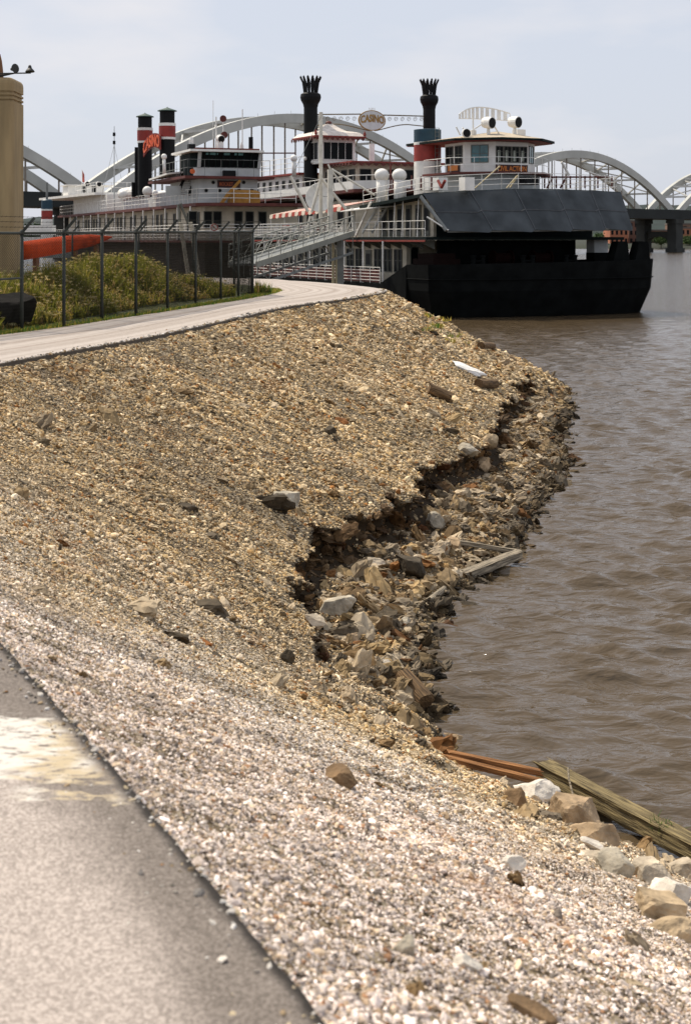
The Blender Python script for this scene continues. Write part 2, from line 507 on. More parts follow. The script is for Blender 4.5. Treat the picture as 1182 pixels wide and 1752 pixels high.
PAL = np.array([(0.50, 0.46, 0.41), (0.62, 0.57, 0.50), (0.38, 0.34, 0.29), (0.44, 0.36, 0.25), (0.30, 0.22, 0.13),
                (0.27, 0.14, 0.055), (0.13, 0.115, 0.095), (0.78, 0.74, 0.68), (0.23, 0.21, 0.19), (0.52, 0.42, 0.27)])
PW = np.array([0.18, 0.14, 0.14, 0.11, 0.10, 0.045, 0.125, 0.05, 0.10, 0.06]); PW = PW / PW.sum()
def cells(t0, t1, nt, s0, s1, ns, dens):
    """random points on the bank; dens(x, y, z, s, t) in stones per square metre"""
    te = np.linspace(t0, t1, nt + 1); se = np.linspace(s0, s1, ns + 1)
    T, Q = np.meshgrid(te, se, indexing='ij')
    p = bank(T, Q)
    a = np.linalg.norm(np.cross(p[1:, :-1] - p[:-1, :-1], p[:-1, 1:] - p[:-1, :-1]), axis=-1)
    tc_ = (T[1:, 1:] + T[:-1, :-1]) / 2; sc_ = (Q[1:, 1:] + Q[:-1, :-1]) / 2
    c = bank(tc_, sc_)
    sx = CX + F * c[..., 0] / np.maximum(c[..., 1], 0.5); sy = HY - F * (c[..., 2] - EYE) / np.maximum(c[..., 1], 0.5)
    ok = (c[..., 1] > 2.2) & (sx > -260) & (sx < 1480) & (sy < 2150)
    lam = a * dens(c[..., 0], c[..., 1], c[..., 2], sc_, tc_) * ok
    n = rng.poisson(lam)
    i, j = np.nonzero(n)
    rep = n[i, j]
    i = np.repeat(i, rep); j = np.repeat(j, rep)
    t = te[i] + rng.random(len(i)) * (te[1] - te[0]); s = se[j] + rng.random(len(j)) * (se[1] - se[0])
    return t, s, bank(t, s)

stone_m = attr_mat('crushed limestone', grain=2.5)
SG = stone_group('crushed stones', stone_m)
def rad(y): return np.maximum(0.0055, 0.00070 * y)
def d_gravel(x, y, z, s, t):
    e, A = scarp(t)
    bench = (s > e) & (A > 0.05)
    face = (s > e - 0.004) & (s < e + 0.03) & (A > 0.1)
    run = np.where(face, 0.06, 1.0) * (0.45 + 1.1 * smooth(0.30, 0.55, fbm(t * 7.0, s * 2.4, 61, 4)))
    return 0.84 / (math.pi * rad(y) ** 2) * np.where(bench, 0.25, 1.0) * run * (s < 1.05)
t, s, p = cells(0.3, 18.4, 760, 0.004, 1.05, 70, d_gravel)
n = len(t)
r = rad(p[:, 1]) * np.exp(rng.normal(-0.10, 0.46, n)) * (0.78 + 0.40 * smooth(0.3, 0.7, fbm(p[:, 0] * 0.9 + 5, p[:, 1] * 0.7, 78, 3)))
sz = r[:, None] * np.stack([rng.uniform(0.8, 1.35, n), rng.uniform(0.6, 1.0, n), rng.uniform(0.3, 0.65, n)], -1)
tint = PAL[rng.choice(len(PAL), n, p=PW)] * rng.uniform(0.8, 1.15, (n, 1))
far_brown = smooth(0.42, 0.62, fbm(p[:, 0] * 0.55 + 9, p[:, 1] * 0.35, 71, 4)) * 0.35 * smooth(4, 9, p[:, 1]) + 0.95 * smooth(5.0, 17, p[:, 1] + 4.0 * (fbm(p[:, 0] * .8, p[:, 1] * .8, 72, 3) - .5))
far_brown = np.clip(far_brown, 0, 1.0)[:, None]                       # browner with distance, and in noisy patches
tint = tint * (1 - far_brown) + far_brown * tint * np.array([0.92, 0.77, 0.52])
near = smooth(11, 5, p[:, 1])[:, None]
tint = tint * (1.56 - 0.26 * smooth(6, 17, p[:, 1]))[:, None]
lum = tint.mean(1, keepdims=True)
tint = tint * (1 - 0.25 * near) + 0.25 * near * lum * np.array([1.13, 1.0, 0.90])
tint = tint * (1 + near * np.array([0.06, 0.0, 0.0]))
rust = (fbm(p[:, 0] * 2.3, p[:, 1] * 1.6, 77, 3) > np.where(p[:, 1] < 12, 0.76, 0.72))[:, None]
tint = np.where(rust, tint * 0.75 + np.array([0.06, 0.02, 0.0]), tint)
streak = np.clip(smooth(0.55, 0.70, fbm(t * 8.0 + 1.5 * s, s * 3.0, 62, 4)) + 0.8 * smooth(0.60, 0.74, fbm(t * 20.0 + 3 * s, s * 7.0, 63, 3)), 0, 1)[:, None]
tint = tint * (1 - (0.30 - 0.06 * smooth(9, 5, p[:, 1]))[:, None] * streak)
dust = smooth(0.56, 0.70, fbm(t * 5.0 + 20, s * 3.5, 64, 4))[:, None]
tint = tint * (1 + 0.16 * dust)
wet = smooth(0.16, 0.02, p[:, 2])[:, None]
tint = tint * (1 - 0.62 * wet)
p[:, 2] += r * 0.16
# stray stones kicked onto the edge of the path
ns2 = 2600
ts = rng.uniform(1.2, 17.5, ns2); P0 = cr(ts, 0); Q0 = cr(ts, 2); dd = np.minimum(rng.exponential(0.055, ns2), 0.6) / np.linalg.norm(Q0 - P0, axis=1)
pp = P0 + (Q0 - P0) * dd[:, None]
rs = np.maximum(0.0055, 0.0005 * pp[:, 1]) * np.exp(rng.normal(0, .4, ns2))
p = np.concatenate([p, np.column_stack([pp, TOP + rs * .25])])
sz = np.concatenate([sz, rs[:, None] * np.stack([rng.uniform(0.8, 1.35, ns2), rng.uniform(0.6, 1.0, ns2), rng.uniform(0.35, 0.7, ns2)], -1)])
tint = np.concatenate([tint, PAL[rng.choice(len(PAL), ns2, p=PW)] * rng.uniform(.7, 1.2, (ns2, 1))])
scatter('crushed_stone', p, sz, tint, SG, stone_m)
print('gravel', n)

# coarse rubble on the bench under the step, and scattered bigger stones
SG2 = stone_group('broken rubble', stone_m, angular=1.05, divs=3)
def d_rub(x, y, z, s, t):
    e, A = scarp(t)
    b = smooth(0.0, 0.05, s - e - 0.02) * smooth(0.05, 0.25, A)
    toe = (s > 0.90) & (A < 0.05)
    fc = (s > e) & (s < e + 0.022) & (A > 0.1)
    return 165 * b * (s < 1.04) + 45 * fc + 40 * toe * (s < 1.02) + 1.3 + 6 * smooth(0.5, 0.8, s) * (fbm(x * 0.8, y * 0.8, 81, 3) > 0.5)
t, s, p = cells(0.3, 18.4, 700, 0.03, 1.04, 80, d_rub)
n = len(t)
r = np.clip(0.044 * np.exp(rng.normal(0, 0.55, n)), 0.018, 0.20)
ee, AA = scarp(t)
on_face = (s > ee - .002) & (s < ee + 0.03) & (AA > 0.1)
r = np.where(p[:, 1] < 9, r * 0.62, r)
sz = r[:, None] * np.stack([rng.uniform(0.9, 1.7, n), rng.uniform(0.55, 1.0, n), rng.uniform(0.28, 0.6, n)], -1)
PW2 = np.array([0.12, 0.12, 0.12, 0.18, 0.16, 0.06, 0.08, 0.04, 0.05, 0.10]); PW2 = PW2 / PW2.sum()
tint = PAL[rng.choice(len(PAL), n, p=PW2)] * rng.uniform(0.5, 1.05, (n, 1)) * np.array([0.84, 0.72, 0.54])
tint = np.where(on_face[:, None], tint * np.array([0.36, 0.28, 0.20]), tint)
wet = smooth(0.20, 0.03, p[:, 2])[:, None]
tint = tint * (1 - 0.68 * wet)
p[:, 2] += r * 0.10
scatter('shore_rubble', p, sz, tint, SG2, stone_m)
print('rubble', n)

# ------------------------------------------------------------------ paved path along the top of the bank
def path_mat():
    m = bpy.data.materials.new('worn paving'); m.use_nodes = True
    n = m.node_tree.nodes; l = m.node_tree.links.new
    b = n['Principled BSDF']; b.inputs['Roughness'].default_value = 0.9; b.inputs['Specular IOR Level'].default_value = 0.25
    geo = n.new('ShaderNodeNewGeometry')
    ae = n.new('ShaderNodeAttribute'); ae.attribute_name = 'edge'
    aa = n.new('ShaderNodeAttribute'); aa.attribute_name = 'along'
    def noise(sc, det=6, rough=0.6, vec=None):
        z = n.new('ShaderNodeTexNoise'); z.inputs['Scale'].default_value = sc; z.inputs['Detail'].default_value = det
        z.inputs['Roughness'].default_value = rough
        l(vec or geo.outputs['Position'], z.inputs['Vector']); return z.outputs['Fac']
    def rng_(v, a, bb, c=0.0, d=1.0, sm=True):
        r = n.new('ShaderNodeMapRange'); r.interpolation_type = 'SMOOTHSTEP' if sm else 'LINEAR'
        r.inputs[1].default_value = a; r.inputs[2].default_value = bb; r.inputs[3].default_value = c; r.inputs[4].default_value = d
        l(v, r.inputs[0]); return r.outputs[0]
    def math_(op, a, bb):
        q = n.new('ShaderNodeMath'); q.operation = op
        for i, v in enumerate((a, bb)):
            if isinstance(v, (int, float)): q.inputs[i].default_value = v
            else: l(v, q.inputs[i])
        return q.outputs[0]
    def mix(f, a, bb, mode='MIX'):
        q = n.new('ShaderNodeMixRGB'); q.blend_type = mode
        if isinstance(f, (int, float)): q.inputs[0].default_value = f
        else: l(f, q.inputs[0])
        for i, v in ((1, a), (2, bb)):
            if isinstance(v, tuple): q.inputs[i].default_value = (*v, 1)
            else: l(v, q.inputs[i])
        return q.outputs[0]
    big = noise(1.1, 5); mid = noise(7.0, 6); fine = noise(150, 3, 0.7)
    vo = n.new('ShaderNodeTexVoronoi'); vo.inputs['Scale'].default_value = 170
    l(geo.outputs['Position'], vo.inputs['Vector'])
    sp = n.new('ShaderNodeSeparateColor'); l(vo.outputs['Color'], sp.inputs[0])
    # tar-dark verge fading to worn aggregate
    d = math_('ADD', ae.outputs['Fac'], math_('MULTIPLY', math_('SUBTRACT', big, 0.5), 0.55))
    d = math_('ADD', d, math_('MULTIPLY', math_('SUBTRACT', mid, 0.5), 0.14))
    worn = rng_(d, 0.14, 0.42)
    asph = mix(worn, (0.19, 0.165, 0.145), (0.42, 0.37, 0.335))
    spk = mix(rng_(sp.outputs[0], 0.1, 1.0), (0.66, 0.64, 0.62), (1.28, 1.26, 1.24))
    asph = mix(1.0, asph, spk, 'MULTIPLY')
    edge_line = rng_(math_('ADD', ae.outputs['Fac'], math_('MULTIPLY', math_('SUBTRACT', mid, 0.5), 0.05)), 0.018, 0.055)
    asph = mix(edge_line, (0.030, 0.025, 0.021), asph)
    # same paving further on, grazing sun painted in as paler colour; tyre tracks along it
    trk = n.new('ShaderNodeTexNoise'); trk.noise_dimensions = '1D'; trk.inputs['Scale'].default_value = 1.0; trk.inputs['Detail'].default_value = 4
    l(math_('MULTIPLY', ae.outputs['Fac'], 3.2), trk.inputs['W'])
    far_sunlit = mix(rng_(trk.outputs['Fac'], 0.35, 0.62), (0.31, 0.255, 0.215), (0.47, 0.415, 0.37))
    far_sunlit = mix(rng_(mid, 0.3, 0.7, 0.0, 0.35), far_sunlit, (0.55, 0.49, 0.44))
    far_sunlit = mix(rng_(ae.outputs['Fac'], 0.0, 0.10), (0.10, 0.08, 0.06), far_sunlit)
    base = mix(rng_(aa.outputs['Fac'], 6.0, 9.0), asph, far_sunlit)
    # flaking cream paint band across the near path
    sy = n.new('ShaderNodeSeparateXYZ'); l(geo.outputs['Position'], sy.inputs[0])
    zx = n.new('ShaderNodeMapping'); zx.inputs['Scale'].default_value = (3.0, 9.0, 1.0)
    l(geo.outputs['Position'], zx.inputs[0])
    fl = noise(1.6, 9, 0.68, zx.outputs[0]); fl2 = noise(4.2, 10, 0.72, zx.outputs[0])
    yy = math_('ADD', sy.outputs['Y'], math_('MULTIPLY', math_('SUBTRACT', fl, 0.5), 0.55))
    band = math_('MULTIPLY', rng_(yy, 4.46, 4.50), rng_(yy, 5.05, 5.09, 1.0, 0.0))
    band = math_('MULTIPLY', band, rng_(fl2, 0.43, 0.455))
    thin = math_('MULTIPLY', rng_(yy, 4.30, 4.32), rng_(yy, 4.35, 4.37, 1.0, 0.0))
    thin = math_('MULTIPLY', thin, rng_(sy.outputs['X'], -1.05, -0.95))
    thin = math_('MULTIPLY', thin, rng_(fl2, 0.43, 0.49))
    msk = math_('MAXIMUM', band, thin)
    msk = math_('MULTIPLY', msk, rng_(ae.outputs['Fac'], 0.03, 0.10))
    tanm = math_('MULTIPLY', rng_(ae.outputs['Fac'], 0.75, 0.45, 0.0, 1.0), rng_(mid, 0.25, 0.5))
    tanm = rng_(math_('ADD', sy.outputs['X'], math_('MULTIPLY', math_('SUBTRACT', fl, .5), 1.1)), -1.10, -0.92)
    tanm = math_('MULTIPLY', tanm, rng_(mid, 0.30, 0.55))
    paint = mix(tanm, (0.70, 0.66, 0.60), (0.52, 0.42, 0.27))
    paint = mix(rng_(fine, 0.2, 0.8, 0.0, 0.35), paint, (0.36, 0.31, 0.25))
    col = mix(msk, base, paint)
    # small rusty smear
    l(col, b.inputs['Base Color'])
    bp = n.new('ShaderNodeBump'); bp.inputs['Strength'].default_value = 0.8; bp.inputs['Distance'].default_value = 0.006
    l(sp.outputs[1], bp.inputs['Height']); l(bp.outputs[0], b.inputs['Normal'])
    return m

tp = np.concatenate([np.linspace(0, 20, 700), np.linspace(20, NS - 1.001, 90)[1:]])
PP = cr(tp, 0); QQ = cr(tp, 2)
wob = (0.022 * (fbm(tp * 14, 0 * tp, 91, 4) - 0.5))[:, None]
dirv = (PP - QQ) / np.linalg.norm(PP - QQ, axis=1)[:, None]
PP = PP + dirv * wob
fs_ = np.array([0, 0.004, 0.02, 0.05, 0.1, 0.18, 0.3, 0.45, 0.6, 0.75, 0.9, 1.0])
ver = []; edg = []; alo = []
wdt = np.linalg.norm(PP - QQ, axis=1)
for k, f in enumerate(fs_):
    xy = PP + (QQ - PP) * f
    z = np.full(len(tp), TOP) + 0.012 * (fbm(xy[:, 0] * 0.9, xy[:, 1] * 0.9, 95, 3) - 0.5) - (0.018 if k == 0 else 0)
    ver.append(np.column_stack([xy, z])); edg.append(f * wdt); alo.append(tp)
ver.insert(0, np.column_stack([PP + dirv * 0.004, np.full(len(tp), TOP - 0.22)])); edg.insert(0, 0 * wdt); alo.insert(0, tp)
ver.append(np.column_stack([QQ, np.full(len(tp), TOP - 0.15)])); edg.append(wdt); alo.append(tp)
V = np.stack(ver, 1); nk = V.shape[1]
ii = np.arange(len(tp) * nk).reshape(len(tp), nk)
pf = np.stack([ii[:-1, :-1], ii[1:, :-1], ii[1:, 1:], ii[:-1, 1:]], -1).reshape(-1, 4)
path_o = npmesh('path', V.reshape(-1, 3), pf, path_mat(), smooth=False)
a = path_o.data.attributes.new('edge', 'FLOAT', 'POINT'); a.data.foreach_set('value', np.stack(edg, 1).astype(np.float32).ravel())
a = path_o.data.attributes.new('along', 'FLOAT', 'POINT'); a.data.foreach_set('value', np.stack(alo, 1).astype(np.float32).ravel())
tag(path_o, kind='structure')

# ------------------------------------------------------------------ ground behind the path, with the weedy mound
FENCE = [(-7.6, 21.6), (-6.9, 24.4)] + [tuple(pz(x, y, TOP)[:2]) for x, y in ((38, 565), (110, 558), (175, 547), (233, 539), (287, 530), (335, 520.5), (378, 513), (408, 508.5), (432, 505))]
fa = np.array(FENCE[2]); fb_ = np.array(FENCE[-1])
fu = (fb_ - fa) / np.linalg.norm(fb_ - fa); fn = np.array([-fu[1], fu[0]])
def mound(x, y):
    p = np.stack([np.asarray(x) - fa[0], np.asarray(y) - fa[1]], -1)
    al = p @ fu; ac = p @ fn
    h = 0.95 * np.exp(-((al - 10.8) / 4.4) ** 2 - ((ac - 2.2) / 1.15) ** 2) + 0.45 * np.exp(-((al - 4) / 3.0) ** 2 - ((ac - 2.6) / 1.3) ** 2)
    return h * (0.85 + 0.3 * fbm(np.asarray(x) * 0.9, np.asarray(y) * 0.9, 101, 3))
gs = np.concatenate([np.linspace(0, 9, 46), np.linspace(9, 150, 14)[1:]])
tl = np.linspace(0, NS - 1.001, 260)
QL = cr(tl, 2)
LV = []
for d in gs:
    x = QL[:, 0] - d; y = QL[:, 1] + 0 * d
    z = TOP - 0.045 + mound(x, y) + 0.03 * (fbm(x * 1.2, y * 1.2, 103, 3) - 0.5) * (d > 0.01)
    LV.append(np.column_stack([x, y, z]))
LV = np.stack(LV, 1); nk = LV.shape[1]
ii = np.arange(len(tl) * nk).reshape(len(tl), nk)
lf = np.stack([ii[:-1, :-1], ii[1:, :-1], ii[1:, 1:], ii[:-1, 1:]], -1).reshape(-1, 4)
grassy = mat('grassy earth', (0.075, 0.085, 0.022), 0.95, 0.3, 4.0, 0.02, 40, dirt=(0.03, 0.032, 0.010))
tag(npmesh('ground', LV.reshape(-1, 3), lf, grassy, smooth=True), kind='structure')

# ------------------------------------------------------------------ grass and weeds
def blades(name, x, y, z, hgt, wid, mats, mi, lean=0.35, nb=4):
    n = len(x)
    vs = []; fs = []; mm = []
    for k in range(nb):
        a = rng.uniform(0, 6.28, n); ln = rng.uniform(0.05, lean, n) * hgt; h = hgt * rng.uniform(0.6, 1.1, n)
        dx, dy = np.cos(a), np.sin(a)
        ox = x + rng.normal(0, 0.04, n); oy = y + rng.normal(0, 0.04, n)
        px_, py_ = -dy * wid, dx * wid
        v0 = np.column_stack([ox - px_, oy - py_, z]); v1 = np.column_stack([ox + px_, oy + py_, z])
        v2 = np.column_stack([ox + px_ * 0.8 + dx * ln * 0.4, oy + py_ * 0.8 + dy * ln * 0.4, z + h * 0.6])
        v3 = np.column_stack([ox - px_ * 0.8 + dx * ln * 0.4, oy - py_ * 0.8 + dy * ln * 0.4, z + h * 0.6])
        v4 = np.column_stack([ox + dx * ln, oy + dy * ln, z + h])
        b = len(vs) * 0
        V_ = np.stack([v0, v1, v2, v3, v4], 1).reshape(-1, 3)
        o = sum(len(q) for q in vs)
        i = np.arange(n)[:, None] * 5 + o
        fs.append(np.concatenate([i + np.array([[0, 1, 2]]), i + np.array([[0, 2, 3]]), i + np.array([[3, 2, 4]])], 0))
        mm.append(np.tile(mi, 3))
        vs.append(V_)
    return np.concatenate(vs), np.concatenate(fs), np.concatenate(mm)
leafm = [mat('weed green', (0.17, 0.18, 0.025), 0.7, 0.2, 2), mat('weed dark', (0.07, 0.085, 0.015), 0.7, 0.2, 2),
         mat('weed yellow', (0.32, 0.27, 0.05), 0.7, 0.2, 2), mat('weed straw', (0.34, 0.25, 0.09), 0.8, 0.2, 2),
         mat('flower cream', (0.62, 0.55, 0.30), 0.7, 0.1, 2), mat('bright grass', (0.055, 0.12, 0.018), 0.7, 0.2, 2)]
for lm in leafm:
    n_ = lm.node_tree.nodes; b_ = n_['Principled BSDF']; out_ = n_['Material Output']
    tr_ = n_.new('ShaderNodeBsdfTranslucent'); ms_ = n_.new('ShaderNodeMixShader'); ms_.inputs[0].default_value = 0.45
    src = b_.inputs['Base Color'].links[0].from_socket
    hs = n_.new('ShaderNodeHueSaturation'); hs.inputs['Value'].default_value = 1.9; hs.inputs['Hue'].default_value = 0.485
    lm.node_tree.links.new(src, hs.inputs['Color']); lm.node_tree.links.new(hs.outputs[0], tr_.inputs[0])
    lm.node_tree.links.new(b_.outputs[0], ms_.inputs[1]); lm.node_tree.links.new(tr_.outputs[0], ms_.inputs[2]); lm.node_tree.links.new(ms_.outputs[0], out_.inputs[0])
n = 17000
al = rng.uniform(-2.5, 17.0, n); ac = np.abs(rng.normal(0, 1, n)) * 0 + rng.uniform(0.5, 5.2, n)
x = fa[0] + fu[0] * al + fn[0] * ac; y = fa[1] + fu[1] * al + fn[1] * ac
z = TOP - 0.05 + mound(x, y)
patch = fbm(x * 1.1, y * 1.1, 111, 3)
hgt = (0.20 + 0.30 * smooth(0.3, 0.7, patch)) * rng.uniform(0.6, 1.2, n) * (0.45 + 0.55 * smooth(0.1, 1.3, ac))
mi = np.where(patch + rng.normal(0, .12, n) > 0.56, 0, rng.choice([0, 1, 2, 2, 3, 3], n))
V_, F_, M_ = blades('w', x, y, z, hgt, 0.016, leafm, mi, nb=5, lean=0.75)
# flower heads
k = rng.choice(n, 6500, replace=False)
fx = x[k] + rng.normal(0, .06, len(k)); fy = y[k] + rng.normal(0, .06, len(k)); fz = z[k] + hgt[k] * rng.uniform(0.75, 1.1, len(k))
fr_ = rng.uniform(0.016, 0.05, len(k)) * (0.4 + 1.2 * smooth(.35, .6, fbm(fx * 2, fy * 2, 115, 3)))
ring = [np.column_stack([fx + fr_ * math.cos(q), fy + fr_ * math.sin(q), fz + fr_ * 0.25 * math.sin(3 * q)]) for q in np.arange(6) * math.pi / 3]
cen = np.column_stack([fx, fy, fz + 0.012]); bot = np.column_stack([fx, fy, fz - 0.03])
fv = np.stack(ring + [cen, bot], 1).reshape(-1, 3)
o0 = len(V_); i = np.arange(len(k))[:, None] * 8 + o0
ff = np.concatenate([i + np.array([[a_, (a_ + 1) % 6, 6]]) for a_ in range(6)] + [i + np.array([[(a_ + 1) % 6, a_, 7]]) for a_ in range(6)])
w_o = npmesh('wildflowers', np.concatenate([V_, fv]), np.concatenate([F_, ff]), leafm, mi=np.concatenate([M_, np.full(len(ff), 4)]))
tag(w_o, kind='stuff')
# mown strip between fence and path
n = 9000
tq = rng.uniform(10.2, 18.6, n); q = cr(tq, 2); d = rng.uniform(0.0, 0.5, n) ** 1.0 * np.where(tq > 16, 1.6, 0.8)
x = q[:, 0] - d - 0.02; y = q[:, 1]
V_, F_, M_ = blades('g', x, y, np.full(n, TOP - 0.05), rng.uniform(0.05, 0.13, n), 0.010, leafm, rng.choice([5, 5, 0, 2], n), nb=3)
tag(npmesh('verge_grass', V_, F_, leafm, mi=M_), kind='stuff')
# green tufts on the point of the bank
gp = []
for gx, gy, k in ((726, 540, 26), (738, 556, 26), (746, 548, 16), (756, 572, 20), (765, 585, 10), (720, 562, 6)):
    h_ = hit(gx, gy)
    for _ in range(k): gp.append((h_.x + random.gauss(0, .22 if gy < 700 else .03), h_.y + random.gauss(0, .35 if gy < 700 else .03), h_.z))
gp = np.array(gp)
V_, F_, M_ = blades('g', gp[:, 0], gp[:, 1], gp[:, 2] - 0.03, rng.uniform(0.07, 0.16, len(gp)), 0.012, leafm, rng.choice([5, 0, 2], len(gp)), nb=6, lean=0.8)
tag(npmesh('bank_grass', V_, F_, leafm, mi=M_), kind='stuff')

# ------------------------------------------------------------------ river
def water_mat():
    m = bpy.data.materials.new('muddy river'); m.use_nodes = True
    n = m.node_tree.nodes; l = m.node_tree.links.new
    b = n['Principled BSDF']
    b.inputs['Base Color'].default_value = (0.084, 0.060, 0.034, 1)
    b.inputs['Roughness'].default_value = 0.10
    b.inputs['IOR'].default_value = 1.40
    geo = n.new('ShaderNodeNewGeometry')
    def noise(scale, sx, sy, det, rot=0.0, dist=0.0):
        mp_ = n.new('ShaderNodeMapping'); mp_.inputs['Scale'].default_value = (sx, sy, 1); mp_.inputs['Rotation'].default_value = (0, 0, rot)
        l(geo.outputs['Position'], mp_.inputs[0])
        z = n.new('ShaderNodeTexNoise'); z.inputs['Scale'].default_value = scale; z.inputs['Detail'].default_value = det
        z.inputs['Distortion'].default_value = dist
        l(mp_.outputs[0], z.inputs['Vector']); return z.outputs['Fac']
    def add(a, ka, c, kc):
        q = n.new('ShaderNodeMath'); q.operation = 'MULTIPLY'; l(a, q.inputs[0]); q.inputs[1].default_value = ka
        r = n.new('ShaderNodeMath'); r.operation = 'MULTIPLY_ADD'; l(c, r.inputs[0]); r.inputs[1].default_value = kc; l(q.outputs[0], r.inputs[2])
        return r.outputs[0]
    a = noise(0.75, 0.8, 2.2, 2.0, 0.14, 0.4)
    c = noise(2.6, 0.9, 1.8, 3, -0.25, 0.5)
    d = noise(9.0, 0.9, 1.6, 2, 0.2)
    h = add(a, 0.34, c, 0.24)
    q = n.new('ShaderNodeMath'); q.operation = 'MULTIPLY_ADD'; l(d, q.inputs[0]); q.inputs[1].default_value = 0.03; l(h, q.inputs[2])
    bp = n.new('ShaderNodeBump'); bp.inputs['Strength'].default_value = 1.0; bp.inputs['Distance'].default_value = 0.30
    l(q.outputs[0], bp.inputs['Height']); l(bp.outputs[0], b.inputs['Normal'])
    return m
wm = water_mat()
yr = np.concatenate([[-60.0, -20.0, 0.0], np.exp(np.arange(math.log(4.5), math.log(95), 0.0036)), np.exp(np.linspace(math.log(95), math.log(900), 60))[1:]])
sr = np.concatenate([[-1.6, -1.0, -0.7, -0.5, -0.35, -0.25], np.linspace(-0.12, 0.42, 330), [0.5, 0.6, 0.8, 1.1, 1.6]])
Yw, Sw = np.meshgrid(yr, sr, indexing='ij')
Xw = Sw * np.maximum(Yw, 40) * (Yw < 4) + Sw * Yw * (Yw >= 4)
wr = np.random.default_rng(5)
hh = np.zeros_like(Xw)
for k in range(34):
    lam = 0.24 * (5.5 ** (k / 33.0)); th = math.radians(-98 + wr.normal(0, 26))
    a_ = 0.0082 * lam ** 0.80
    ph = wr.uniform(0, 6.28)
    mod = 0.35 + 1.3 * vnoise(Xw / (lam * 4) + k * 7, Yw / (lam * 4), 300 + k)
    q_ = (Xw * math.cos(th) + Yw * math.sin(th)) * 2 * math.pi / lam + ph + 1.2 * vnoise(Xw / lam * .5, Yw / lam * .5, 400 + k)
    hh += a_ * mod * np.sin(q_) * np.clip(1.6 - 0.010 * Yw / lam, 0, 1)
hh = hh + 6.0 * np.clip(hh, 0, 1) ** 2
hh *= np.where((Yw > 4.4), 1, 0) * (1 - smooth(70, 95, Yw))
ii = np.arange(Xw.size).reshape(Xw.shape)
wf2 = np.stack([ii[:-1, :-1], ii[:-1, 1:], ii[1:, 1:], ii[1:, :-1]], -1).reshape(-1, 4)
wo_ = npmesh('river', np.stack([Xw, Yw, hh], -1).reshape(-1, 3), wf2, wm, smooth=True)
tag(wo_, kind='structure')
# ------------------------------------------------------------------ single rocks
def rock_geo(seed, sx, sy, sz, cuts=11, rough=0.10, block=0.0):
    r = np.random.default_rng(seed)
    bm = bmesh.new(); bmesh.ops.create_icosphere(bm, subdivisions=4, radius=1.0)
    v = np.array([p.co[:] for p in bm.verts]); f = [tuple(q.index for q in p.verts) for p in bm.faces]
    bm.free()
    v = v * 1.25
    d = r.normal(0, 1, (cuts, 3)); d /= np.linalg.norm(d, axis=1)[:, None]
    if block: d = np.concatenate([d[:5], np.array([(1, .1, .05), (-1, .1, 0), (0, 1, .1), (.1, -1, 0), (.05, 0, 1), (0, .1, -1)])])
    for q in d:
        c = r.uniform(0.62, 0.92)
        k = v @ q
        v = v - np.outer(np.maximum(k - c, 0), q)
    n = (fbm(v[:, 0] * 2.2 + seed, v[:, 1] * 2.2 + v[:, 2] * 1.7, seed, 4) - 0.5)[:, None]
    n2 = (fbm(v[:, 0] * 7 + seed, v[:, 2] * 7 + v[:, 1] * 5, seed + 3, 3) - 0.5)[:, None]
    v = v * (1 + rough * 2.4 * n + rough * 0.9 * n2)
    return v * np.array([sx, sy, sz]), f

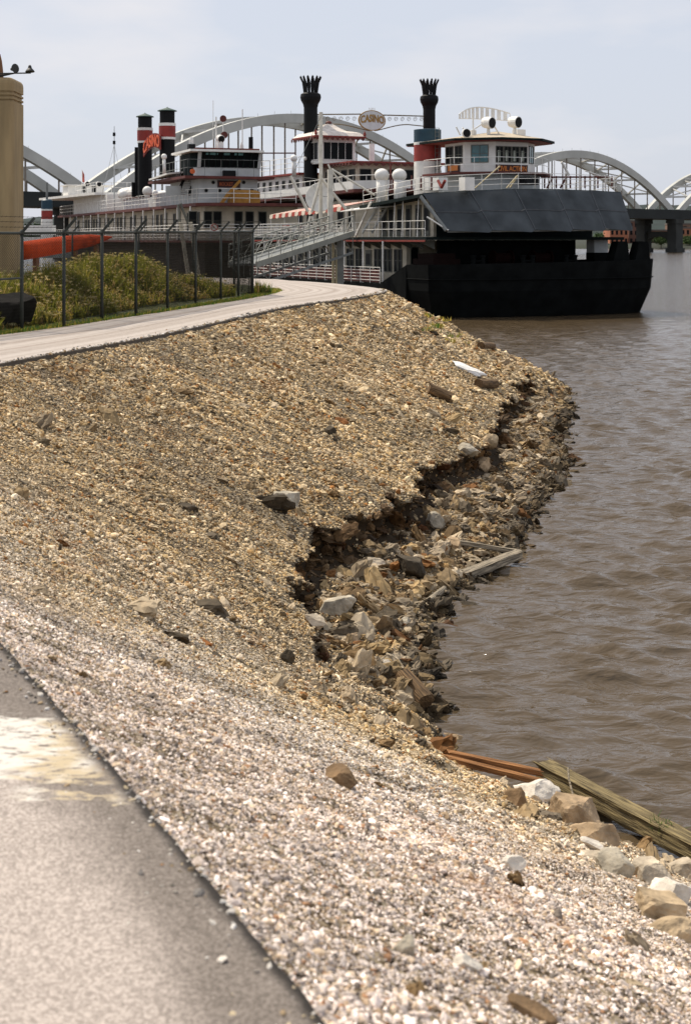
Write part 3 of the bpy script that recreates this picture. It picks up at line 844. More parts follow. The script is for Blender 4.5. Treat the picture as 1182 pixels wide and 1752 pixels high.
def rock_mat(name, col, var=0.28):
    return mat(name, col, 0.9, var, 6.0, 0.012, 34.0, spec=0.2)
RM = {'cream': rock_mat('cream limestone', (0.60, 0.50, 0.37)), 'white': rock_mat('white limestone', (0.74, 0.67, 0.57), .18),
      'tan': rock_mat('tan sandstone', (0.46, 0.33, 0.20)), 'grey': rock_mat('grey limestone', (0.50, 0.44, 0.34)),
      'dark': rock_mat('dark wet stone', (0.095, 0.075, 0.05)), 'brown': rock_mat('brown stone', (0.25, 0.16, 0.085)),
      'rust': rock_mat('rusty stone', (0.36, 0.15, 0.05)), 'orange': rock_mat('orange stained limestone', (0.56, 0.42, 0.26))}
ROCKS = [  # photo x, y of the middle, width, height in photo pixels, colour, turn, label
 (985, 1392, 84, 66, 'tan', 0.3, 'large blocky tan boulder with a thin root across it, beside the long timber'),
 (914, 1354, 66, 40, 'white', -0.3, 'pale cream boulder just below the lower end of the two orange boards'),
 (880, 1362, 34, 40, 'brown', 0.8, 'small brown stone on the gravel side of the pale boulder below the boards'),
 (1056, 1478, 54, 52, 'grey', 0.4, 'angular grey boulder with a shaded side, at the gravel end of the pale rock cluster'),
 (1098, 1476, 40, 32, 'cream', 0.9, 'small cream rock just right of the angular grey boulder'),
 (1122, 1498, 62, 40, 'cream', 0.2, 'flat cream rock between the small cream rock and the white wedge rock'),
 (1152, 1520, 60, 50, 'white', 1.1, 'white wedge shaped rock, brightest of the cluster by the right edge'),
 (1166, 1484, 44, 48, 'cream', 0.5, 'upright cream rock at the right edge just below the timber'),
 (1122, 1552, 100, 54, 'orange', 0.1, 'broad orange stained boulder lowest in the cluster by the right edge'),
 (1150, 1592, 66, 34, 'orange', 0.5, 'orange flat rock nearest the camera at the right edge'),
 (1012, 1424, 70, 30, 'tan', -0.4, 'long flat tan rock just below the large blocky boulder'),
 (1020, 1448, 42, 15, 'white', 0.0, 'thin pale slab between the flat tan rock and the small cream stone'),
 (1020, 1466, 44, 20, 'cream', 0.1, 'small cream stone under the thin pale slab'),
 (870, 1478, 36, 24, 'white', 0.4, 'lone white rock in open gravel, up the bank from the rock cluster'),
 (582, 1326, 54, 36, 'brown', -0.7, 'leaning brown rock with a sunlit face alone in the middle gravel'),
 (698, 1616, 50, 44, 'grey', 0.5, 'grey stone with a dark shadow side in the near gravel'),
 (794, 1648, 44, 36, 'white', 0.2, 'white topped stone with a grey underside in the near gravel'),
 (905, 1724, 84, 30, 'brown', -0.1, 'low brown slab nearest the bottom edge of the picture'),
 (490, 850, 54, 34, 'grey', -0.5, 'pale grey slab lying flat on the upper gravel slope above the eroded step'),
 (322, 862, 36, 15, 'dark', -0.4, 'thin dark stone alone on the left part of the gravel slope'),
 (356, 1100, 26, 13, 'rust', 0.0, 'rust red stone beside a split dark stone on the middle slope'),
 (370, 1122, 22, 24, 'dark', 0.6, 'split dark stone just below the rust red stone'),
 (490, 1120, 22, 26, 'dark', 1.2, 'dark upright stone just up the bank from the rubble shelf'),
 (574, 1030, 60, 50, 'grey', 0.9, 'big pale boulder lying on the rubble below the darkest hollow of the step'),
 (696, 958, 52, 50, 'dark', 0.7, 'dark tilted slab in the rubble halfway between the step and the wooden frame'),
 (636, 962, 48, 28, 'cream', 0.1, 'cream rock in the rubble just left of the dark tilted slab'),
 (776, 926, 44, 32, 'tan', 0.3, 'rounded tan boulder behind the wooden frame'),
 (740, 888, 30, 30, 'grey', 1.3, 'grey pointed rock in the rubble left of the rounded tan boulder'),
 (822, 790, 44, 34, 'tan', -0.3, 'tan boulder tucked under the far part of the eroded step'),
 (836, 750, 30, 24, 'orange', 0.2, 'orange stone on the step just above the tan boulder'),
 (796, 768, 46, 24, 'grey', -0.2, 'flat grey rock on the lip of the far eroded step'),
 (586, 719, 22, 13, 'rust', 0.1, 'small rust red stone high on the far gravel slope'),
 (564, 735, 22, 20, 'dark', -0.8, 'small dark wedge stone next to the rust red stone on the far slope'),
 (664, 1134, 26, 22, 'white', 0.4, 'bright white stone near the lower end of the rubble shelf'),
 (772, 1268, 50, 28, 'tan', 0.2, 'tan rock at the waterline just above the two orange boards'),
 (712, 1242, 50, 26, 'brown', -0.2, 'brown rock just below the end of the short log'),
 (852, 1292, 20, 10, 'dark', 0.0, 'small dark stone standing in the water by the orange boards'),
 (808, 1040, 42, 18, 'dark', 0.1, 'wet dark rock in the water below the wooden frame'),
 (540, 1060, 46, 24, 'cream', 0.0, 'flat cream rock at the foot of the nearest part of the step'),
 (600, 1092, 40, 26, 'tan', 0.7, 'tan slab in the middle of the rubble shelf'),
 (628, 1066, 34, 22, 'orange', 0.2, 'orange rock in the rubble below the big pale boulder'),
 (690, 1062, 26, 18, 'grey', 0.2, 'grey cobble among the rubble next to the drift branch'),
]
for i, (x, y, w_, h_, c_, tn, lab) in enumerate(ROCKS):
    p = hit(x, y + h_ * 0.35)
    if p.z < -0.1: p.z = -0.05
    k = p.y / F
    k_ = 1.16 if i < 15 else 0.95; w_ *= k_; h_ *= k_; sx = w_ * k / 2; sz = max(h_ * k / 2 * 1.05, sx * 0.35)
    v, f = rock_geo(200 + i, sx, (sx + sz) * 0.55, sz, block=1.0 if i in (0, 3, 8, 18) else 0)
    o = MB().add(v, f).build('rock', RM[c_])
    o.location = (p.x, p.y, p.z + sz * 0.28)
    o.rotation_euler = (random.uniform(-.25, .25), random.uniform(-.25, .25) + (0.25 if w_ > 1.6 * h_ else 0), tn)
    tag(o, lab, 'rock', 'loose rocks on the gravel bank')

# ------------------------------------------------------------------ driftwood and debris
def wood_mat(name, a, b_, scale=5.0):
    m = bpy.data.materials.new(name); m.use_nodes = True
    n = m.node_tree.nodes; l = m.node_tree.links.new
    b = n['Principled BSDF']; b.inputs['Roughness'].default_value = 0.85; b.inputs['Specular IOR Level'].default_value = 0.2
    t = n.new('ShaderNodeTexCoord'); mp_ = n.new('ShaderNodeMapping'); mp_.inputs['Scale'].default_value = (0.7, 14, 14)
    l(t.outputs['Object'], mp_.inputs[0])
    z = n.new('ShaderNodeTexNoise'); z.inputs['Scale'].default_value = scale; z.inputs['Detail'].default_value = 8; z.inputs['Distortion'].default_value = 0.4
    l(mp_.outputs[0], z.inputs['Vector'])
    r = n.new('ShaderNodeValToRGB'); r.color_ramp.elements[0].position = 0.34; r.color_ramp.elements[1].position = 0.66
    r.color_ramp.elements[0].color = (*a, 1); r.color_ramp.elements[1].color = (*b_, 1)
    l(z.outputs['Fac'], r.inputs[0]); l(r.outputs[0], b.inputs['Base Color'])
    bp = n.new('ShaderNodeBump'); bp.inputs['Distance'].default_value = 0.02; l(z.outputs['Fac'], bp.inputs['Height']); l(bp.outputs[0], b.inputs['Normal'])
    return m
W_OLD = wood_mat('weathered timber', (0.045, 0.034, 0.018), (0.29, 0.225, 0.11))
W_ORANGE = wood_mat('orange board', (0.12, 0.055, 0.022), (0.42, 0.20, 0.075), 4)
W_GREY = wood_mat('grey driftwood', (0.10, 0.085, 0.065), (0.42, 0.35, 0.25))
W_DARK = wood_mat('dark log', (0.045, 0.03, 0.018), (0.24, 0.15, 0.075))
def frame_to(o, p, q, roll=0.0):
    p, q = Vector(p), Vector(q)
    o.location = (p + q) / 2
    o.rotation_euler = (q - p).to_track_quat('X', 'Z').to_euler()
    if roll: o.rotation_euler.rotate_axis('X', roll)
def timber(name, p, q, wd, ht, m, seed=0, jag=0.02, segs=40, roll=0.0, taper=1.0, rnd=0.0, crack=True):
    """a beam or log along x with worn, split faces and broken ends"""
    l = (Vector(q) - Vector(p)).length
    r = np.random.default_rng(seed)
    nr = 16
    vs = []
    for i in range(segs + 1):
        u = i / segs
        tp_ = 1 - (1 - taper) * u
        for k in range(nr):
            a = 2 * math.pi * k / nr + 0.2
            c, s_ = math.cos(a), math.sin(a)
            if rnd < 1:
                e = 0.32 + 0.68 * rnd
                c = math.copysign(abs(c) ** e, c); s_ = math.copysign(abs(s_) ** e, s_)
            n_ = float(vnoise(u * l * 5, k * 1.7, seed)) - 0.5
            g = (0.12 if (k % 5 == 2 and crack) else 0)
            x = (u - 0.5) * l + (r.normal(0, jag) if i in (0, segs) else 0)
            vs.append((x, c * wd / 2 * tp_ * (1 + n_ * 0.16 - g), s_ * ht / 2 * tp_ * (1 + n_ * 0.22 - g)))
    fs = [(i * nr + k, i * nr + (k + 1) % nr, (i + 1) * nr + (k + 1) % nr, (i + 1) * nr + k) for i in range(segs) for k in range(nr)]
    fs += [tuple(range(nr - 1, -1, -1)), tuple(segs * nr + k for k in range(nr))]
    o = MB().add(vs, fs).build(name, m)
    frame_to(o, p, q, roll)
    return o
a = pz(934, 1318, 0.14); b = pz(1182, 1450, 0.14); b = b + (b - a) * 0.35
tag(timber('timber', a, b, 0.19, 0.17, W_OLD, 3, 0.05, 60), 'long weathered squared timber lying along the waterline with grass growing on it', 'timber')
a = hit(772, 1298) + Vector((0, 0, 0.05)); b = pz(926, 1322, 0.20)
tag(timber('board', a, b, 0.085, 0.05, W_ORANGE, 5, 0.03, 30), 'orange brown board nearer the water of the two laid end to end with the timber', 'board', 'orange boards at the waterline')
a2 = a + Vector((-0.03, -0.13, 0.0)); b2 = pz(922, 1337, 0.17)
tag(timber('board', a2, b2, 0.085, 0.05, W_ORANGE, 6, 0.04, 30), 'orange brown board on the gravel side of the pair above the pale boulder', 'board', 'orange boards at the waterline')
wf = thing('wooden_frame', 'half sunken wooden frame of two grey beams sticking out into the water', 'wooden frame', pz(840, 965, 0.1))
for (p, q, wd, ht, sd) in ((pz(792, 985, 0.10), pz(886, 948, 0.16), 0.19, 0.13, 12), (hit(775, 940) + Vector((0, 0, .12)), pz(886, 944, 0.16), 0.08, 0.07, 13)):
    o = timber('beam', p, q, wd, ht, W_GREY, sd, 0.03, 30)
    o.parent = wf; o.location = Vector(o.location) - Vector(wf.location)
a = hit(690, 1172) + Vector((0, 0, .10)); b = hit(728, 1222) + Vector((0, 0, .13))
tag(timber('log', a, b, 0.20, 0.20, W_DARK, 21, 0.01, 20, rnd=1.0, crack=False), 'short round brown log lying at the waterline with its cut end towards the camera', 'log')
a = hit(735, 1038) + Vector((0, 0, .06)); b = hit(764, 1014) + Vector((0, 0, .10))
tag(timber('branch', a, b, 0.11, 0.11, W_GREY, 22, 0.02, 20, taper=0.7, rnd=1.0), 'short thick drift branch lying in the rubble below the wooden frame', 'branch')
a = hit(732, 672) + Vector((0, 0, .1)); b = hit(770, 690) + Vector((0, 0, .1))
tag(timber('log', a, b, 0.34, 0.26, W_DARK, 23, 0.02, 20, rnd=1.0, crack=False), 'dark brown log lying on the far gravel slope', 'log')
a = hit(818, 664) + Vector((0, 0, .1)); b = hit(846, 664) + Vector((0, 0, .1))
tag(timber('log', a, b, 0.26, 0.26, W_DARK, 24, 0.02, 20, rnd=1.0, crack=False), 'short brown log just below the white concrete chunk', 'log')
a = hit(822, 596) + Vector((0, 0, .1)); b = hit(842, 598) + Vector((0, 0, .12))
tag(timber('log', a, b, 0.26, 0.24, W_DARK, 25, 0.02, 20, rnd=1.0, crack=False), 'stubby dark log on the ridge of the bank against the water', 'log')
p = hit(800, 634)
v, f = rock_geo(405, 0.50, 0.26, 0.09, cuts=14, rough=.2)
o = MB().add(v, f).build('concrete_chunk', mat('white concrete', (0.78, 0.76, 0.72), 0.85, 0.06, 5, 0.01, 30)); o.location = p + Vector((0, 0, .06)); o.rotation_euler = (0.1, 0.38, -0.3)
tag(o, 'flat chunk of white concrete on the far gravel slope near the point', 'concrete')
# thin root over the big boulder
p = hit(985, 1392)
pts = [Vector((p.x + dx, p.y + dy, p.z + dz)) for dx, dy, dz in ((-0.02, .02, .40), (-0.035, -.10, .36), (-0.02, -.22, .27), (0.0, -.27, .15), (0.03, -.30, .08), (0.07, -.33, .03))]
o = MB().line(pts, 0.008, 6).build('root', W_GREY, loc=tuple(pts[-1]))
tag(o, 'thin pale dry root hanging over the large blocky tan boulder', 'root')
# grass sprig on the timber
gb = pz(1128, 1420, 0.16)
gx = np.array([[gb.x + random.gauss(0, .03), gb.y + random.gauss(0, .03), gb.z] for _ in range(10)])
V_, F_, M_ = blades('g', gx[:, 0], gx[:, 1], gx[:, 2], np.full(10, 0.12) * rng.uniform(.5, 1.2, 10), 0.005, leafm, np.full(10, 5), nb=5, lean=1.6)
o = npmesh('grass_tuft', V_ - np.array(gb), F_, leafm, mi=M_); o.location = gb
tag(o, 'small green grass tuft growing on the weathered timber', 'grass tuft')
# spiky plant on the corner of the verge
gb = pz(446, 502, TOP)
gx = np.array([[gb.x + random.gauss(0, .12), gb.y + random.gauss(0, .12), TOP - .03] for _ in range(60)])
V_, F_, M_ = blades('g', gx[:, 0], gx[:, 1], gx[:, 2], rng.uniform(.25, .5, 60), 0.016, leafm, rng.choice([0, 1, 5, 3], 60), nb=4, lean=0.7)
o = npmesh('tall_weed', V_ - np.array(gb), F_, leafm, mi=M_); o.location = gb
tag(o, 'tall spiky green weed at the fence corner where the path bends', 'weed')

# ------------------------------------------------------------------ chain-link fence
galv = mat('galvanised steel', (0.045, 0.050, 0.042), 0.75, 0.15, 4, metal=0.0)
wire = mat('fence wire', (0.022, 0.020, 0.015), 0.8, 0.15, 4, spec=.1)
BACK = [(-3.6, 46.0), (-5.2, 48.6), (-7.4, 51.0), (-10.2, 53.2), (-13.4, 55.2)]
fpts = [Vector((x, y, TOP)) for x, y in FENCE + BACK]
fence = thing('chain_link_fence', 'tall chain link fence with slanted barbed wire arms around the weedy mound', 'fence', fpts[2])
fo = Vector(fence.location)
fpts = [p - fo for p in fpts]
hts = [1.82, 1.82] + [1.82 + 0.13 * i / 8 for i in range(9)] + [1.95] * len(BACK)
arm = Vector((0.25, -0.05, 0.29))
nF = len(FENCE)
for i, p in enumerate(fpts):
    big = i in (nF - 1,)
    r_ = 0.045 if big else 0.034
    o = MB().tube(p - Vector((0, 0, .1)), p + Vector((0, 0, hts[i])), r_, n=10)
    o.lathe([(r_ * 1.35, -0.02), (r_ * 1.35, 0.03), (r_ * .6, 0.07)], 10, p + Vector((0, 0, hts[i])))
    post = o.build('post', galv, fence, smooth=True)
    MB().beam(p + Vector((0.01, 0, hts[i] + .02)), p + arm + Vector((0, 0, hts[i])), 0.025, 0.05).build('barb_arm', galv, post)
m_ = MB()
for (a, b, h1, h2) in zip(fpts[:-1], fpts[1:], hts[:-1], hts[1:]): m_.tube(a + Vector((0, 0, h1)), b + Vector((0, 0, h2)), 0.026, n=8)
m_.build('top_rail', galv, fence, smooth=True)
m_ = MB()
for (a, b, h1, h2) in zip(fpts[:-1], fpts[1:], hts[:-1], hts[1:]):
    for f_ in (0.35, 0.68, 1.0):
        m_.tube(a + arm * f_ + Vector((0, 0, h1 + .01)), b + arm * f_ + Vector((0, 0, h2 + .01)), 0.0035, n=4)
        L_ = (b - a).length
        for q in np.arange(0.1, L_, 0.14):
            c = a.lerp(b, q / L_) + arm * f_ + Vector((0, 0, h1 + (h2 - h1) * q / L_ + .01))
            m_.tube(c + Vector((-.012, .004, -.015)), c + Vector((.012, -.004, .015)), 0.003, n=3, caps=False)
m_.build('barbed_wire', wire, fence)
# woven diamonds: every wire is a zigzag of thin prisms
def weave(a, b, h1, h2, pitch=0.062, rw=0.0050):
    L_ = (b - a).length; u = (b - a).normalized(); nn = Vector((-u.y, u.x, 0))
    k = int(L_ / pitch); rows_ = int(min(h1, h2) / (pitch / 2))
    j = np.arange(rows_ + 1); z = 0.03 + j / rows_ * (h1 - 0.03)
    P_ = []; 
    for c in range(k):
        x0 = c * pitch + pitch / 2
        x = x0 + np.where(j % 2 == 0, -pitch / 2, pitch / 2) * 1.04
        zz = 0.03 + j / rows_ * (h1 + (h2 - h1) * x0 / L_ - 0.03)
        P_.append(np.column_stack([a.x + u.x * x, a.y + u.y * x, a.z + zz]))
    P_ = np.array(P_)                                  # wires, nodes, 3
    uu = np.array(u); nv = np.array(nn)
    offs = [uu * rw + nv * rw * .6, -uu * rw + nv * rw * .6, -nv * rw * 1.1]
    vs = np.stack([P_ + o_ for o_ in offs], 2)         # wires, nodes, 3 corners, 3
    nw, nn_, _, _ = vs.shape
    id_ = np.arange(nw * nn_ * 3).reshape(nw, nn_, 3)
    fs = [np.stack([id_[:, :-1, q], id_[:, :-1, (q + 1) % 3], id_[:, 1:, (q + 1) % 3], id_[:, 1:, q]], -1).reshape(-1, 4) for q in range(3)]
    return vs.reshape(-1, 3), np.concatenate(fs)
av = []; af = []; o_ = 0
for (a, b, h1, h2) in zip(fpts[:-1], fpts[1:], hts[:-1], hts[1:]):
    v, f = weave(a, b, h1, h2); av.append(v); af.append(f + o_); o_ += len(v)
npmesh('chain_link', np.concatenate(av), np.concatenate(af), wire, parent=fence)
m_ = MB().tube(fpts[0] + Vector((0, 0, .95)), fpts[2] + Vector((0, 0, .98)), 0.02, n=8)
m_.build('mid_rail', galv, fence)
# round no-entry plate wired to the fence
c = px(367, 389, 39.0)
sgn = MB().tube(c, c + Vector((0, .01, 0)), 0.10, n=24).build('warning_plate', mat('plate grey', (0.35, 0.34, 0.30), .5), loc=tuple(c))
tag(sgn, 'small round prohibition sign wired to the top of the chain link fence', 'sign')
rg = MB()
red = mat('sign red', (0.22, 0.03, 0.02), .5)
for i in range(24):
    a0, a1 = 2 * math.pi * i / 24, 2 * math.pi * (i + 1) / 24
    rg.tube((0.09 * math.cos(a0), -.006, 0.09 * math.sin(a0)), (0.09 * math.cos(a1), -.006, 0.09 * math.sin(a1)), 0.012, n=4)
rg.tube((-.062, -.006, .062), (.062, -.006, -.062), 0.011, n=4)
rg.build('prohibition_ring', red, sgn)

# dark boulder inside the fence, low left
p = pz(18, 556, TOP)
v, f = rock_geo(77, 0.62, 0.5, 0.52, rough=0.05)
o = MB().add(v, f).build('boulder', mat('black boulder', (0.022, 0.020, 0.018), 0.95, 0.3, 4, .02, 20, spec=.1)); o.location = (p.x - .12, 27.9, TOP + .28)
tag(o, 'rounded black boulder inside the fence by the tan pillar', 'boulder')

# ------------------------------------------------------------------ tan pillar with floodlights
tanm = mat('tan stucco', (0.40, 0.285, 0.15), 0.9, 0.13, 2.2, 0.01, 60, stretch=(2, 2, .35))
bark = mat('dark iron', (0.03, 0.028, 0.025), 0.6, 0.1, 4)
Yp = 34.0
pil = thing('gate_pillar', 'tall tan stucco pillar with rounded grooved top and floodlights at the left edge', 'pillar', (-8.95, Yp + 1.0, TOP))
x1 = (42 - CX) / F * (Yp + 1.55) + 8.95; x0 = x1 - 2.5
zt = px(0, 132, Yp + .5).z - TOP
def rsq(x0, x1, y0, y1, r_, n=6):
    out = []
    for cx_, cy_, a0 in ((x1 - r_, y1 - r_, 0), (x0 + r_, y1 - r_, 90), (x0 + r_, y0 + r_, 180), (x1 - r_, y0 + r_, 270)):
        for k in range(n + 1):
            a_ = R(a0 + 90 * k / n); out.append((cx_ + r_ * math.cos(a_), cy_ + r_ * math.sin(a_)))
    return out
def loft(rings):
    n = len(rings[0][0]); vs = []; fs = []
    for poly, z in rings: vs += [(x, y, z) for x, y in poly]
    for k in range(len(rings) - 1):
        fs += [(k * n + i, k * n + (i + 1) % n, (k + 1) * n + (i + 1) % n, (k + 1) * n + i) for i in range(n)]
    fs += [tuple(range(n - 1, -1, -1)), tuple((len(rings) - 1) * n + i for i in range(n))]
    return MB().add(vs, fs)
rings = []
def rg_(ins, z): rings.append((rsq(x0 + ins, x1 - ins, -.6 + ins, .6 - ins, max(.14 - ins * .4, .03)), z))
rg_(0, -.4); 
gz = [zt - .56, zt - .46, zt - .36]
for g in gz:
    rg_(0, g - .03); rg_(.035, g - .025); rg_(.035, g + .02); rg_(0, g + .025)
rg_(0, zt - .15); rg_(.012, zt - .08); rg_(.045, zt - .03); rg_(.10, zt - .004); rg_(.16, zt)
loft(rings).build('shaft', tanm, pil)
MB().box(x0 + .3, x1 - 1.25, -.63, -.596, -.3, zt - 1.9).build('service_panel', mat('pillar panel', (0.10, 0.085, 0.06), .8), pil)
def flood(c, aim, name='floodlight'):
    c = Vector(c); d = Vector(aim).normalized()
    m_ = MB()
    pr = [(0.015, -.13), (.035, -.11), (.05, -.05), (.095, 0.0), (.11, .025), (.115, .04), (.095, .042)]
    m_.lathe(pr, 16)
    q = d.to_track_quat('Z', 'Y')
    m_.v = [tuple(c + q @ Vector(v)) for v in m_.v]
    return m_.build(name, bark, pil, smooth=False)
fl = px(44, 116, Yp) - Vector(pil.location); fl.y = -.5
flood(fl, (0.05, -.1, -1))
MB().tube((x1 - .9, -.5, zt + .08), (fl.x + .02, -.5, zt + .10), 0.018, n=6).tube((fl.x, -.5, zt + .10), (fl.x, -.5, fl.z - .08), 0.012, n=6).build('lamp_bracket', bark, pil)
f2 = px(17, 113, Yp) - Vector(pil.location); f2.y = -.5
flood(f2, (0.8, -.6, .1))
MB().tube((x1 - .75, -.5, zt - .02), f2 - Vector((.02, 0, .12)), 0.02, n=6).tube((x1 - .5, -.5, zt - .02), f2 - Vector((-.05, 0, .1)), 0.02, n=6).box(x1 - 1.3, x1 - .48, -.6, -.4, zt - .01, zt + .04).build('lamp_bracket', bark, pil)
# rusty finial
fz = px(3, 100, Yp) - Vector(pil.location)
MB().lathe([(.10, 0), (.09, .2), (.06, .45), (.02, .62)], 10, (fz.x - .26, -.1, zt - .01)).build('finial', mat('rust', (0.20, 0.10, 0.05), .9), pil)
# ------------------------------------------------------------------ vessels
class Frame:
    """a vessel's own axes: u across to the right, v aft (away from the viewer), z up"""
    def __init__(s, o, deg):
        s.o = Vector((o[0], o[1], 0)); s.t = R(deg)
        s.b = Vector((math.cos(s.t), math.sin(s.t), 0)); s.a = Vector((-math.sin(s.t), math.cos(s.t), 0))
    def loc(s, p): d = Vector(p) - s.o; return Vector((d.dot(s.b), d.dot(s.a), p[2]))
    def onv(s, x, y, v):
        d = Vector(((x - CX) / F, 1, -(y - HY) / F)); e = Vector((0, 0, EYE))
        k = (v - (e - s.o).dot(s.a)) / d.dot(s.a); return s.loc(e + d * k)
    def onu(s, x, y, u):
        d = Vector(((x - CX) / F, 1, -(y - HY) / F)); e = Vector((0, 0, EYE))
        k = (u - (e - s.o).dot(s.b)) / d.dot(s.b); return s.loc(e + d * k)
    def at(s, x, y, Y): return s.loc(px(x, y, Y))

hullm = mat('black hull paint', (0.007, 0.008, 0.008), 0.7, 0.25, 1.2, spec=.04)
cream = mat('cream paint', (0.56, 0.50, 0.38), 0.6, 0.12, 1.5)
white = mat('white paint', (0.80, 0.78, 0.73), 0.5, 0.07, 1.5)
greyw = mat('grey white paint', (0.52, 0.54, 0.53), 0.6, 0.08, 1.5)
glass = mat('dark window glass', (0.008, 0.010, 0.011), 0.3, 0.1, 3, spec=.07)
tealg = mat('teal window glass', (0.05, 0.17, 0.19), 0.10, 0.2, 2.5, spec=.6)
frame_m = mat('window trim', (0.13, 0.13, 0.105), 0.6, 0.1, 3)
dgreen = mat('dark green trim', (0.012, 0.019, 0.018), 0.7, 0.15, 2, spec=.08)
redm = mat('red trim', (0.26, 0.035, 0.022), 0.6, 0.15, 2)
redd = mat('dark red trim', (0.12, 0.026, 0.018), 0.65, 0.2, 2)
funred = mat('funnel red', (0.30, 0.030, 0.020), 0.5, 0.12, 2)
funblu = mat('funnel blue', (0.010, 0.045, 0.072), 0.5, 0.12, 2)
stackb = mat('stack black', (0.007, 0.0075, 0.008), 0.65, 0.2, 2, spec=.2)
greyst = mat('grey steel', (0.20, 0.21, 0.20), 0.6, 0.15, 2)
canvas = mat('charcoal canvas', (0.072, 0.081, 0.087), 0.85, 0.22, .6, spec=.15)
tarp = mat('ochre tarpaulin', (0.42, 0.20, 0.035), 0.8, 0.15, 2.0, .03, 6)
roofm = mat('tan roof felt', (0.50, 0.42, 0.31), 0.85, 0.1, 1.5)
orange = mat('orange lettering', (0.75, 0.24, 0.04), 0.5, 0.05)
gold = mat('gold lettering', (0.34, 0.20, 0.045), 0.5, 0.1)
boardm = mat('name board', (0.055, 0.018, 0.014), 0.6, 0.1)
signw = mat('sign face', (0.62, 0.66, 0.66), 0.5, 0.05)
ring_o = mat('life ring orange', (0.65, 0.13, 0.03), 0.6, 0.1)

def window(parent, c, ex, w_, h_, n_out, g=None, cols=1, rows_=1, fm=None, name='window', t=0.05):
    """framed window: c centre, ex along the wall, n_out out of it"""
    c = Vector(c); ex = Vector(ex).normalized(); n = Vector(n_out).normalized(); up = Vector((0, 0, 1))
    m_ = MB()
    m_.obox(c + n * .012, ex * (w_ / 2), n * .012, up * (h_ / 2), 1)
    b = t
    for s_ in (-1, 1):
        m_.obox(c + n * .03 + ex * (s_ * (w_ / 2 + b / 2)), ex * (b / 2), n * .03, up * (h_ / 2 + b), 0)
        m_.obox(c + n * .03 + up * (s_ * (h_ / 2 + b / 2)), ex * (w_ / 2), n * .03, up * (b / 2), 0)
    for k in range(1, cols): m_.obox(c + n * .028 + ex * (w_ * (k / cols - .5)), ex * .018, n * .02, up * (h_ / 2), 0)
    for k in range(1, rows_): m_.obox(c + n * .026 + up * (h_ * (k / rows_ - .5)), ex * (w_ / 2), n * .018, up * .018, 0)
    return m_.build(name, [fm or frame_m, g or glass], parent)

def railing(parent, pts, h, rails, sp, m_, r_=0.02, name='railing', rp=0.022):
    q = MB(); pts = [Vector(p) for p in pts]
    for a, b in zip(pts[:-1], pts[1:]):
        for k in range(rails): q.tube(a + Vector((0, 0, h * (k + 1) / rails)), b + Vector((0, 0, h * (k + 1) / rails)), r_, n=5)
        n = max(1, int(round((b - a).length / sp)))
        for k in range(n + 1):
            c = a.lerp(b, k / n); q.tube(c, c + Vector((0, 0, h)), rp, n=5)
    return q.build(name, m_, parent)

def searchlight(parent, c, aim, r_=0.42, l_=0.6, foot=0.8):
    c = Vector(c); q = Vector(aim).normalized().to_track_quat('Z', 'Y')
    m_ = MB().lathe([(r_ * .45, -l_ * .6), (r_ * .85, -l_ * .45), (r_, -l_ * .1), (r_, l_ * .4), (r_ * .92, l_ * .42)], 18, ms=[0, 0, 0, 0])
    m_.lathe([(r_ * .88, l_ * .421), (r_ * .88, l_ * .44)], 18, m=1)
    m_.v = [tuple(c + q @ Vector(v)) for v in m_.v]
    m_.tube(c - Vector((0, 0, r_ * .7)), c - Vector((0, 0, foot)), .10, .16, n=8)
    m_.tube(c - Vector((r_ * 1.02, 0, 0)), c + Vector((r_ * 1.02, 0, 0)), .05, n=6)
    return m_.build('searchlight', [white, stackb], parent)

def staircase(parent, p, q, wd, side, n=9, m_=None, name='staircase'):
    p, q, s_ = Vector(p), Vector(q), Vector(side).normalized()
    b = MB()
    for k in (-1, 1): b.beam(p + s_ * (k * wd / 2), q + s_ * (k * wd / 2), .06, .20)
    for k in range(n):
        c = p.lerp(q, (k + .5) / n); d = (q - p); d.z = 0; d.normalize()
        b.obox(c, s_ * (wd / 2), d * .12, (0, 0, .02))
    for k in (-1, 1):
        b.tube(p + s_ * (k * wd / 2) + Vector((0, 0, .9)), q + s_ * (k * wd / 2) + Vector((0, 0, .9)), .022, n=5)
    return b.build(name, m_ or greyw, parent)

X, Yv, Zv = Vector((1, 0, 0)), Vector((0, 1, 0)), Vector((0, 0, 1))
# ================================================================== 1: the black-bowed towboat at the right
f1 = Frame((5.0, 92.0), 25)
B1 = thing('casino_towboat', 'black hulled riverboat with sloping charcoal bow screen and a windowed white pilothouse', 'riverboat', f1.o, f1.t)
